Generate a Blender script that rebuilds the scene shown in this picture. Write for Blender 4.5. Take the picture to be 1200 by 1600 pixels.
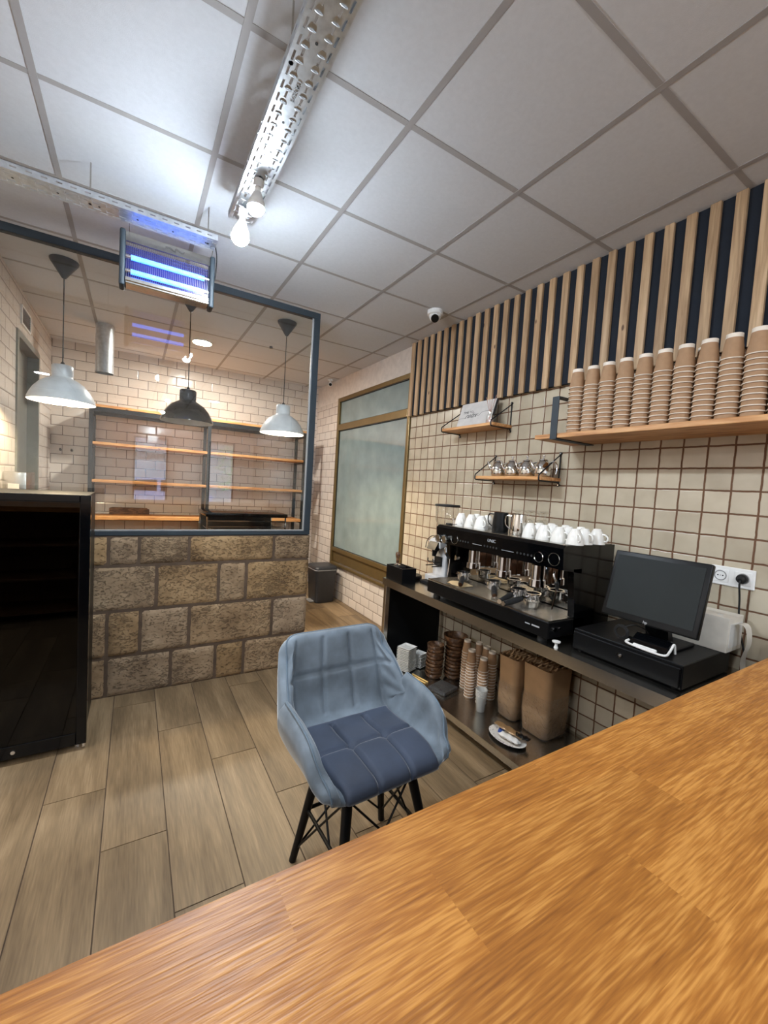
import bpy, bmesh, math, random
from mathutils import Vector, Matrix
PI = math.pi
random.seed(7)
for o in list(bpy.data.objects):
    bpy.data.objects.remove(o)
S = bpy.context.scene
C = S.collection

# ------------------------------------------------------------------ camera
CAMZ = 1.461
cam_d = bpy.data.cameras.new('camera')
cam = bpy.data.objects.new('camera', cam_d)
C.objects.link(cam)
cam_d.sensor_fit = 'VERTICAL'
cam_d.sensor_height = 36.0
cam_d.lens = 642.66 / 1600 * 36.0
cam_d.clip_start = 0.02
yaw, pitch, roll = 0.547721, -0.058143, 0.061951
cy, sy, cp, sp = math.cos(yaw), math.sin(yaw), math.cos(pitch), math.sin(pitch)
fw = Vector((sy * cp, cy * cp, sp))
r0 = Vector((cy, -sy, 0))
u0 = r0.cross(fw)
rr = r0 * math.cos(roll) + u0 * math.sin(roll)
uu = u0 * math.cos(roll) - r0 * math.sin(roll)
M = Matrix((rr, uu, -fw)).transposed().to_4x4()
M.translation = (0, 0, CAMZ)
cam.matrix_world = M
S.camera = cam

# ------------------------------------------------------------------ world, exposure, render behaviour
w = bpy.data.worlds.new('evening_sky')
S.world = w
w.use_nodes = True
bg = w.node_tree.nodes['Background']
bg.inputs[0].default_value = (0.62, 0.76, 1.0, 1)
bg.inputs[1].default_value = 16.0
S.view_settings.view_transform = 'Standard'
S.view_settings.look = 'None'
S.view_settings.gamma = 1
S.view_settings.use_curve_mapping = False
S.view_settings.exposure = 0.28
cyc = S.cycles
cyc.max_bounces = 10
cyc.diffuse_bounces = 4
cyc.glossy_bounces = 5
cyc.transmission_bounces = 6
cyc.transparent_max_bounces = 12
cyc.sample_clamp_indirect = 4.0
cyc.use_denoising = True
cyc.caustics_reflective = False
cyc.caustics_refractive = False
# lamp strengths (emitting surfaces of seen lamps and of fill lamps added out of view)
COLD = 1150.0      # tray bulbs, also the added ones behind the camera
WARM = 1100.0      # pendant bulbs
DOWN = 700.0       # recessed downlights
SPOT = 370.0      # fill lights added out of view over the bar room
BLUE = 1.0       # insect killer tubes

# ------------------------------------------------------------------ materials
def newmat(name):
    m = bpy.data.materials.new(name)
    m.use_nodes = True
    nt = m.node_tree
    return m, nt, nt.nodes['Principled BSDF'], nt.links
def nd(nt, t, **k):
    n = nt.nodes.new(t)
    for a, v in k.items():
        if a in n.inputs: n.inputs[a].default_value = v
        else: setattr(n, a, v)
    return n
def ramp(nt, stops):
    n = nt.nodes.new('ShaderNodeValToRGB')
    e = n.color_ramp.elements
    while len(e) < len(stops): e.new(0.5)
    for i, (p, c) in enumerate(stops):
        e[i].position = p
        e[i].color = (*c, 1)
    return n
def srgb(r, g, b):
    f = lambda c: (c / 255 / 12.92) if c / 255 <= 0.04045 else ((c / 255 + 0.055) / 1.055) ** 2.4
    return (f(r), f(g), f(b))
def P(name, col, rough=0.5, metal=0.0, var=0.08, scale=18.0, bump=0.0, coat=0.0, bscale=None, sheen=0.0):
    m, nt, b, L = newmat(name)
    tc = nd(nt, 'ShaderNodeTexCoord')
    n = nd(nt, 'ShaderNodeTexNoise', Scale=scale, Detail=4.0)
    L.new(tc.outputs['Object'], n.inputs['Vector'])
    r = ramp(nt, [(0.3, tuple(c * (1 - var) for c in col)), (0.7, tuple(min(1, c * (1 + var)) for c in col))])
    L.new(n.outputs[0], r.inputs[0])
    L.new(r.outputs[0], b.inputs['Base Color'])
    b.inputs['Roughness'].default_value = rough
    b.inputs['Metallic'].default_value = metal
    b.inputs['Coat Weight'].default_value = coat
    if sheen:
        b.inputs['Sheen Weight'].default_value = sheen
        b.inputs['Sheen Roughness'].default_value = 0.35
    if bump:
        n2 = nd(nt, 'ShaderNodeTexNoise', Scale=bscale or scale * 3, Detail=5.0)
        L.new(tc.outputs['Object'], n2.inputs['Vector'])
        bp = nd(nt, 'ShaderNodeBump', Strength=bump, Distance=0.002)
        L.new(n2.outputs[0], bp.inputs['Height'])
        L.new(bp.outputs[0], b.inputs['Normal'])
    return m
def glow(name, col, strength, base=(0.8, 0.8, 0.8)):
    m, nt, b, L = newmat(name)
    b.inputs['Base Color'].default_value = (*base, 1)
    b.inputs['Emission Color'].default_value = (*col, 1)
    b.inputs['Emission Strength'].default_value = strength
    return m
def thin_glass(name, tint=(0.97, 0.99, 0.98), ior=1.5, rough=0.0, boost=0.0, bump=0.0):
    m, nt, b, L = newmat(name)
    nt.nodes.remove(b)
    out = nt.nodes['Material Output']
    f = nd(nt, 'ShaderNodeFresnel', IOR=ior)
    ge = nd(nt, 'ShaderNodeNewGeometry')       # both faces of a thin pane reflect like air to glass
    io = nd(nt, 'ShaderNodeMapRange'); io.inputs[3].default_value = ior; io.inputs[4].default_value = 1 / ior
    L.new(ge.outputs['Backfacing'], io.inputs[0]); L.new(io.outputs[0], f.inputs['IOR'])
    t = nd(nt, 'ShaderNodeBsdfTransparent'); t.inputs[0].default_value = (*tint, 1)
    g = nd(nt, 'ShaderNodeBsdfGlossy', Roughness=rough)
    mx = nd(nt, 'ShaderNodeMixShader')
    ad = nd(nt, 'ShaderNodeMath', operation='ADD', use_clamp=True); ad.inputs[1].default_value = boost
    L.new(f.outputs[0], ad.inputs[0]); L.new(ad.outputs[0], mx.inputs[0])
    L.new(t.outputs[0], mx.inputs[1]); L.new(g.outputs[0], mx.inputs[2])
    L.new(mx.outputs[0], out.inputs[0])
    if bump:
        tc = nd(nt, 'ShaderNodeTexCoord')
        n2 = nd(nt, 'ShaderNodeTexNoise', Scale=25.0, Detail=4.0, Distortion=1.5)
        L.new(tc.outputs['Object'], n2.inputs['Vector'])
        bp = nd(nt, 'ShaderNodeBump', Strength=bump, Distance=0.02)
        L.new(n2.outputs[0], bp.inputs['Height'])
        L.new(bp.outputs[0], g.inputs['Normal']); L.new(bp.outputs[0], f.inputs['Normal'])
    return m
def wood(name, dark, mid, light, axis='x', patch=.40, ringw=.40, wd=.30, rough=0.4, fine=90.0, along=3.0, across=14.0, bump=0.15, pidval=0.18, knots=0.0, rings=5.0, spec=0.5, pores=0.35):
    m, nt, b, L = newmat(name)
    tc = nd(nt, 'ShaderNodeTexCoord')
    at = nd(nt, 'ShaderNodeAttribute', attribute_name='pid')
    wn = nd(nt, 'ShaderNodeTexWhiteNoise', noise_dimensions='1D')
    L.new(at.outputs['Fac'], wn.inputs['W'])
    sc = nd(nt, 'ShaderNodeVectorMath', operation='MULTIPLY'); sc.inputs[1].default_value = (37, 53, 71)
    L.new(wn.outputs['Color'], sc.inputs[0])
    ad = nd(nt, 'ShaderNodeVectorMath', operation='ADD')
    L.new(tc.outputs['Object'], ad.inputs[0]); L.new(sc.outputs[0], ad.inputs[1])
    mp = nd(nt, 'ShaderNodeMapping')
    s = [across] * 3; s['xyz'.index(axis)] = along
    mp.inputs['Scale'].default_value = s
    L.new(ad.outputs[0], mp.inputs['Vector'])
    n1 = nd(nt, 'ShaderNodeTexNoise', Scale=1.0, Detail=3.0, Distortion=0.6)
    L.new(mp.outputs[0], n1.inputs['Vector'])
    mul = nd(nt, 'ShaderNodeMath', operation='MULTIPLY'); mul.inputs[1].default_value = rings
    L.new(n1.outputs[0], mul.inputs[0])
    fr = nd(nt, 'ShaderNodeMath', operation='PINGPONG'); fr.inputs[1].default_value = 0.5
    L.new(mul.outputs[0], fr.inputs[0])
    m2 = nd(nt, 'ShaderNodeMath', operation='MULTIPLY'); m2.inputs[1].default_value = 2.0
    L.new(fr.outputs[0], m2.inputs[0])
    mp2 = nd(nt, 'ShaderNodeMapping')
    s2 = [fine * 4] * 3; s2['xyz'.index(axis)] = fine * 0.22
    mp2.inputs['Scale'].default_value = s2
    L.new(ad.outputs[0], mp2.inputs['Vector'])
    n2 = nd(nt, 'ShaderNodeTexNoise', Scale=1.0, Detail=2.0)
    L.new(mp2.outputs[0], n2.inputs['Vector'])
    n3 = nd(nt, 'ShaderNodeTexNoise', Scale=0.6, Detail=2.0)
    L.new(mp.outputs[0], n3.inputs['Vector'])
    a1 = nd(nt, 'ShaderNodeMath', operation='MULTIPLY'); a1.inputs[1].default_value = ringw
    L.new(m2.outputs[0], a1.inputs[0])
    a2 = nd(nt, 'ShaderNodeMath', operation='MULTIPLY_ADD'); a2.inputs[1].default_value = pores
    L.new(n2.outputs[0], a2.inputs[0]); L.new(a1.outputs[0], a2.inputs[2])
    a3 = nd(nt, 'ShaderNodeMath', operation='MULTIPLY_ADD'); a3.inputs[1].default_value = patch
    L.new(n3.outputs[0], a3.inputs[0]); L.new(a2.outputs[0], a3.inputs[2])
    m_ = (ringw + pores + patch) / 2; lo, hi = m_ - wd, m_ + wd
    rp = ramp(nt, [(lo, dark), ((lo + hi) / 2, mid), (hi, light)])
    L.new(a3.outputs[0], rp.inputs[0])
    hs = nd(nt, 'ShaderNodeHueSaturation')
    mr = nd(nt, 'ShaderNodeMapRange'); mr.inputs[3].default_value = 1 - pidval; mr.inputs[4].default_value = 1 + pidval
    L.new(wn.outputs['Value'], mr.inputs[0]); L.new(mr.outputs[0], hs.inputs['Value'])
    L.new(rp.outputs[0], hs.inputs['Color'])
    col = hs.outputs[0]
    if knots:
        vo = nd(nt, 'ShaderNodeTexVoronoi', Scale=1.0)
        mp3 = nd(nt, 'ShaderNodeMapping'); s3 = [9.0] * 3; s3['xyz'.index(axis)] = 4.0
        mp3.inputs['Scale'].default_value = s3
        L.new(ad.outputs[0], mp3.inputs['Vector']); L.new(mp3.outputs[0], vo.inputs['Vector'])
        kr = ramp(nt, [(0.045, (1, 1, 1)), (0.08, (0, 0, 0))])
        L.new(vo.outputs['Distance'], kr.inputs[0])
        mk = nd(nt, 'ShaderNodeMix', data_type='RGBA')
        mk.inputs['B'].default_value = (dark[0] * 0.35, dark[1] * 0.3, dark[2] * 0.3, 1)
        L.new(kr.outputs[0], mk.inputs['Factor']); L.new(col, mk.inputs['A'])
        col = mk.outputs['Result']
    L.new(col, b.inputs['Base Color'])
    b.inputs['Roughness'].default_value = rough
    b.inputs['Specular IOR Level'].default_value = spec
    bp = nd(nt, 'ShaderNodeBump', Strength=bump, Distance=0.0015)
    L.new(n2.outputs[0], bp.inputs['Height'])
    L.new(bp.outputs[0], b.inputs['Normal'])
    return m
def tiles(name, plane, w, h, mortar, offset, c1, c2, cm, phase=(0, 0), rough=0.2, wob=0.0, bump=0.6, blotch=None, bevel=False):
    """plane 'yz' or 'xz': wall tiles laid in metres"""
    m, nt, b, L = newmat(name)
    tc = nd(nt, 'ShaderNodeTexCoord')
    sx = nd(nt, 'ShaderNodeSeparateXYZ')
    L.new(tc.outputs['Object'], sx.inputs[0])
    cb = nd(nt, 'ShaderNodeCombineXYZ')
    L.new(sx.outputs['Y' if plane == 'yz' else 'X'], cb.inputs[0]); L.new(sx.outputs['Z'], cb.inputs[1])
    sb = nd(nt, 'ShaderNodeVectorMath', operation='SUBTRACT'); sb.inputs[1].default_value = (phase[0] - 20 * w, phase[1] - 20 * h, 0)
    L.new(cb.outputs[0], sb.inputs[0])
    vec = sb.outputs[0]
    if wob:
        n = nd(nt, 'ShaderNodeTexNoise', Scale=22.0, Detail=3.0)
        L.new(sb.outputs[0], n.inputs['Vector'])
        ms = nd(nt, 'ShaderNodeVectorMath', operation='SUBTRACT'); ms.inputs[1].default_value = (0.5, 0.5, 0.5)
        L.new(n.outputs['Color'], ms.inputs[0])
        mm = nd(nt, 'ShaderNodeVectorMath', operation='SCALE'); mm.inputs['Scale'].default_value = wob
        L.new(ms.outputs[0], mm.inputs[0])
        aa = nd(nt, 'ShaderNodeVectorMath', operation='ADD')
        L.new(sb.outputs[0], aa.inputs[0]); L.new(mm.outputs[0], aa.inputs[1])
        vec = aa.outputs[0]
    def brick(ms, sm):
        t = nd(nt, 'ShaderNodeTexBrick', Scale=1.0)
        t.offset = offset; t.squash = 1.0
        t.inputs['Brick Width'].default_value = w
        t.inputs['Row Height'].default_value = h
        t.inputs['Mortar Size'].default_value = ms
        t.inputs['Mortar Smooth'].default_value = sm
        t.inputs['Color1'].default_value = (*c1, 1); t.inputs['Color2'].default_value = (*c2, 1); t.inputs['Mortar'].default_value = (*cm, 1)
        L.new(vec, t.inputs['Vector'])
        return t
    t = brick(mortar, 0.1)
    t2 = brick(0.012 if bevel else mortar * 1.6, 1.0)
    col = t.outputs['Color']
    if blotch:
        n = nd(nt, 'ShaderNodeTexNoise', Scale=7.0, Detail=3.0)
        L.new(sb.outputs[0], n.inputs['Vector'])
        r = ramp(nt, [(0.35, blotch), (0.65, (1, 1, 1))])
        L.new(n.outputs[0], r.inputs[0])
        mx = nd(nt, 'ShaderNodeMix', data_type='RGBA', blend_type='MULTIPLY'); mx.inputs['Factor'].default_value = 1.0
        L.new(col, mx.inputs['A']); L.new(r.outputs[0], mx.inputs['B'])
        col = mx.outputs['Result']
    L.new(col, b.inputs['Base Color'])
    rr_ = nd(nt, 'ShaderNodeMapRange'); rr_.inputs[3].default_value = rough; rr_.inputs[4].default_value = 0.85
    L.new(t.outputs['Fac'], rr_.inputs[0]); L.new(rr_.outputs[0], b.inputs['Roughness'])
    n = nd(nt, 'ShaderNodeTexNoise', Scale=12.0, Detail=2.0)
    L.new(sb.outputs[0], n.inputs['Vector'])
    ma = nd(nt, 'ShaderNodeMath', operation='MULTIPLY_ADD'); ma.inputs[1].default_value = -1.0
    ns = nd(nt, 'ShaderNodeMath', operation='MULTIPLY'); ns.inputs[1].default_value = 0.15 if not bevel else 0.04
    L.new(n.outputs[0], ns.inputs[0])
    L.new(t2.outputs['Fac'], ma.inputs[0]); L.new(ns.outputs[0], ma.inputs[2])
    bp = nd(nt, 'ShaderNodeBump', Strength=bump, Distance=0.004)
    L.new(ma.outputs[0], bp.inputs['Height']); L.new(bp.outputs[0], b.inputs['Normal'])
    return m

MT = {}
MT['zellige'] = tiles('cream_square_tile', 'yz', .102, .102, .0042, 0.0, srgb(205, 194, 172), srgb(184, 173, 152), srgb(112, 80, 58),
                      phase=(.6649, 1.6443), rough=.22, wob=.006, bump=.55, blotch=(.86, .84, .82))
SUB = dict(rough=.12, bump=.5, bevel=True)
MT['subway_r'] = tiles('white_metro_tile_side', 'yz', .2, .104, .003, .5, srgb(226, 216, 206), srgb(214, 205, 196), srgb(120, 105, 95), phase=(3.31, .0), **SUB)
MT['subway_b'] = tiles('white_metro_tile_back', 'xz', .2, .104, .003, .5, srgb(222, 214, 206), srgb(212, 204, 196), srgb(110, 98, 90), phase=(-.187, .99), **SUB)
MT['plaster'] = P('white_plaster', srgb(214, 206, 198), .8, bump=.1)
MT['stone_mortar'] = P('brown_mortar', srgb(84, 68, 54), .95, var=.2, bump=.6)
MT['oak'] = wood('orange_oak_worktop', srgb(108, 62, 22), srgb(148, 94, 38), srgb(178, 124, 60), 'x', patch=.42, ringw=.16, wd=.42, rough=.40, fine=105, along=5.0, across=24, bump=.35, pidval=.06, rings=3.0, spec=.4, pores=.95)
MT['floorwood'] = wood('grey_brown_wood_look_plank', srgb(90, 73, 53), srgb(128, 107, 80), srgb(154, 131, 101), 'y', wd=.42, rough=.46, fine=45, along=1.3, across=12, bump=.12, pidval=.10, rings=1.6, pores=.55)
MT['pine'] = wood('light_pine', srgb(152, 122, 90), srgb(190, 160, 124), srgb(212, 184, 150), 'z', rough=.6, fine=40, along=1.5, across=22, bump=.1, pidval=.10, knots=1.0, rings=2)
MT['shelfwood'] = wood('honey_pine_board', srgb(160, 104, 58), srgb(198, 142, 88), srgb(222, 172, 118), 'y', rough=.5, fine=40, along=2.5, across=20, bump=.1, pidval=.1, rings=3)
MT['rackwood'] = wood('warm_pine_rack_board', srgb(160, 100, 52), srgb(206, 144, 84), srgb(228, 172, 110), 'x', rough=.5, fine=40, along=2.5, across=20, bump=.1, knots=1.0, pidval=.1, rings=3)
MT['bowlwood'] = wood('dark_brown_wood', srgb(56, 38, 26), srgb(98, 68, 46), srgb(140, 104, 72), 'x', rough=.35, fine=60, along=8, across=30, bump=.1, pidval=.3, rings=4)
MT['barbase'] = wood('bar_base_wood', srgb(60, 36, 20), srgb(92, 58, 34), srgb(120, 80, 48), 'z', rough=.5, pidval=.1)
MT['black'] = P('matt_black_metal', srgb(26, 30, 34), .42, .3)
MT['frameblue'] = P('dark_slate_blue_paint', srgb(31, 42, 50), .6, .0)
MT['slatback'] = P('dark_navy_felt', srgb(22, 30, 42), .9)
MT['gloss_black'] = P('gloss_black_plastic', srgb(5, 6, 8), .10)
MT['gloss_black'].node_tree.nodes['Principled BSDF'].inputs['Specular IOR Level'].default_value = .32
MT['satin_black'] = P('satin_black_plastic', srgb(9, 10, 12), .38)
MT['satin_black'].node_tree.nodes['Principled BSDF'].inputs['Specular IOR Level'].default_value = .22
MT['rubber'] = P('black_rubber', srgb(12, 12, 13), .7)
MT['chrome'] = P('polished_chrome', (.82, .82, .83), .07, 1.0, var=.02)
MT['steel'] = P('brushed_stainless_steel', (.56, .54, .50), .24, 1.0, var=.06, scale=60, bump=.03)
MT['mirror_steel'] = P('mirror_polished_steel', (.72, .70, .66), .05, 1.0, var=.02)
MT['galv'] = P('galvanised_steel', (.62, .66, .70), .34, .95, var=.14, scale=40, bump=.06)
MT['bronze'] = P('bronze_anodised_aluminium', srgb(124, 104, 66), .34, .55, var=.06)
MT['frosted'] = P('whitewashed_glass', srgb(136, 153, 154), .10, 0, var=.12, scale=5.0, coat=.25)
MT['white_gloss'] = P('white_glazed_ceramic', srgb(236, 234, 228), .12, coat=.3, var=.03)
MT['white_paint'] = P('white_painted_metal', srgb(206, 208, 212), .3)
MT['black_paint'] = P('black_enamel', srgb(8, 11, 12), .10, coat=.2)
MT['white_plastic'] = P('white_plastic', srgb(226, 226, 224), .35)
MT['white_card'] = P('white_cardboard', srgb(224, 219, 208), .7)
MT['screen'] = P('dark_screen_glass', srgb(36, 40, 40), .38, var=.12, scale=4.0)
MT['screen'].node_tree.nodes['Principled BSDF'].inputs['Specular IOR Level'].default_value = .12
MT['anthracite'] = P('anthracite_plastic', srgb(52, 53, 56), .45)
MT['greyline'] = P('light_grey_trim', srgb(150, 150, 150), .4)
MT['kraft'] = P('kraft_paper', srgb(168, 134, 98), .8, var=.1, scale=12, bump=.3)
MT['cupbody'] = P('kraft_cup_paper', srgb(166, 132, 100), .75, var=.06, scale=40, bump=.15)
MT['cuprim'] = P('white_paper_rim', srgb(232, 222, 208), .6)
MT['clearwrap'] = thin_glass('clear_plastic_film', (.99, .99, .985), 1.5, .10, .04, bump=1.0)
MT['glass'] = thin_glass('clear_glass_pane', (.97, .985, .975), 1.52, 0, .035)
MT['clear'] = thin_glass('clear_drinking_glass', (.985, .985, .98), 1.5, .02, .04)
MT['fridgeglass'] = thin_glass('dark_tinted_glass', (.07, .08, .11), 1.45, .01, .0)
MT['clearcup'] = P('translucent_plastic', srgb(225, 225, 220), .25)
MT['clearcup'].node_tree.nodes['Principled BSDF'].inputs['Alpha'].default_value = .5
MT['velvet'] = P('grey_blue_velvet', srgb(105, 116, 126), .75, var=.34, scale=9.0, bump=.3, bscale=22, sheen=.6)
MT['velvet_seat'] = P('grey_blue_velvet_seat', srgb(50, 59, 76), .75, var=.30, scale=6.0, bump=.25, bscale=25, sheen=.45)  # same velvet, darkened: its nap's direction-dependent sheen put into the colour
MT['piping'] = P('grey_blue_piping', srgb(88, 104, 118), .6, sheen=.3)
MT['ceiling_tile'] = P('mineral_ceiling_tile', srgb(204, 208, 214), .9, var=.03, scale=60, bump=.25, bscale=350)
MT['tbar'] = P('ceiling_grid_bar', srgb(158, 156, 156), .75, var=.03)
MT['door'] = P('grey_steel_door', srgb(128, 130, 124), .35, .3)
MT['outlet'] = P('outlet_white', srgb(236, 236, 234), .3, var=.02)
MT['facade'] = P('outside_render', srgb(200, 196, 190), .9)
MT['shutter'] = P('outside_shutter', srgb(150, 160, 165), .6)
MT['asphalt'] = P('asphalt', srgb(90, 90, 92), .9)
MT['green'] = P('dark_green_sign_paint', srgb(10, 70, 60), .5)
MT['leaf'] = P('tree_leaves', srgb(70, 130, 50), .6, var=.3)
MT['bark'] = P('tree_bark', srgb(80, 66, 52), .9)
MT['carpaint'] = P('lavender_white_car_paint', srgb(170, 172, 200), .2, coat=.6)
MT['cold'] = glow('cold_white_bulb', (.80, .90, 1.0), COLD)
MT['warm'] = glow('warm_white_bulb', (1.0, .78, .50), WARM)
MT['cold_dim'] = glow('cold_white_bulb_dim', (.80, .90, 1.0), COLD * .15)
MT['neutral'] = glow('downlight_diffuser', (1.0, .93, .84), DOWN)
MT['fill'] = glow('added_fill_diffuser', (.97, .98, 1.0), SPOT)  # diffuser of the fill lights added out of view
MT['bluetube'] = glow('blue_uv_tube', (.12, .70, 4.0), BLUE, (.2, .4, 1))
MT['signgrey'] = P('pale_grey_sign_face', srgb(196, 194, 192), .7)
MT['ink'] = P('dark_ink', srgb(50, 50, 52), .7)
MT['lightink'] = P('pale_print', srgb(170, 172, 176), .5)
MT['reed'] = P('pink_brown_reed', srgb(168, 120, 100), .8)
MT['bluebag'] = P('blue_packet', srgb(50, 80, 150), .35)
MT['foil'] = P('tan_foil_packet', srgb(150, 120, 84), .25, .3)
MT['stick'] = P('birch_stick', srgb(214, 178, 110), .6)
MT['stone'] = None
def stone_mat():
    m, nt, b, L = newmat('rough_tan_stone')
    tc = nd(nt, 'ShaderNodeTexCoord')
    at = nd(nt, 'ShaderNodeAttribute', attribute_name='pid')
    wn = nd(nt, 'ShaderNodeTexWhiteNoise', noise_dimensions='1D')
    L.new(at.outputs['Fac'], wn.inputs['W'])
    n1 = nd(nt, 'ShaderNodeTexNoise', Scale=6.0, Detail=6.0, Roughness=.6)
    L.new(tc.outputs['Object'], n1.inputs['Vector'])
    r = ramp(nt, [(.3, srgb(120, 98, 74)), (.5, srgb(150, 126, 98)), (.72, srgb(170, 146, 116))])
    L.new(n1.outputs[0], r.inputs[0])
    hs = nd(nt, 'ShaderNodeHueSaturation')
    mr = nd(nt, 'ShaderNodeMapRange'); mr.inputs[3].default_value = .90; mr.inputs[4].default_value = 1.08
    L.new(wn.outputs['Value'], mr.inputs[0]); L.new(mr.outputs[0], hs.inputs['Value'])
    mr2 = nd(nt, 'ShaderNodeMapRange'); mr2.inputs[3].default_value = .92; mr2.inputs[4].default_value = 1.2
    sxx = nd(nt, 'ShaderNodeSeparateColor'); L.new(wn.outputs['Color'], sxx.inputs[0])
    L.new(sxx.outputs[1], mr2.inputs[0]); L.new(mr2.outputs[0], hs.inputs['Saturation'])
    L.new(r.outputs[0], hs.inputs['Color'])
    mp = nd(nt, 'ShaderNodeMapping'); mp.inputs['Scale'].default_value = (38, 50, 75)
    L.new(tc.outputs['Object'], mp.inputs['Vector'])
    n2 = nd(nt, 'ShaderNodeTexNoise', Scale=1.0, Detail=3.0, Distortion=1.2)
    L.new(mp.outputs[0], n2.inputs['Vector'])
    n5 = nd(nt, 'ShaderNodeTexNoise', Scale=4.0, Detail=1.0)
    L.new(tc.outputs['Object'], n5.inputs['Vector'])
    mm = nd(nt, 'ShaderNodeMath', operation='MULTIPLY_ADD'); mm.inputs[1].default_value = .35; 
    L.new(n5.outputs[0], mm.inputs[0]); L.new(n2.outputs[0], mm.inputs[2])
    pr = ramp(nt, [(.58, (.16, .13, .11)), (.66, (1, 1, 1))])
    L.new(mm.outputs[0], pr.inputs[0])
    mx = nd(nt, 'ShaderNodeMix', data_type='RGBA', blend_type='MULTIPLY'); mx.inputs['Factor'].default_value = .55
    L.new(hs.outputs[0], mx.inputs['A']); L.new(pr.outputs[0], mx.inputs['B'])
    L.new(mx.outputs['Result'], b.inputs['Base Color'])
    b.inputs['Roughness'].default_value = .92
    bp = nd(nt, 'ShaderNodeBump', Strength=.9, Distance=.006)
    L.new(pr.outputs[0], bp.inputs['Height'])
    n4 = nd(nt, 'ShaderNodeTexNoise', Scale=30.0, Detail=5.0)
    L.new(tc.outputs['Object'], n4.inputs['Vector'])
    bp2 = nd(nt, 'ShaderNodeBump', Strength=.5, Distance=.006)
    L.new(n4.outputs[0], bp2.inputs['Height']); L.new(bp.outputs[0], bp2.inputs['Normal'])
    L.new(bp2.outputs[0], b.inputs['Normal'])
    return m
MT['stone'] = stone_mat()

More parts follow.
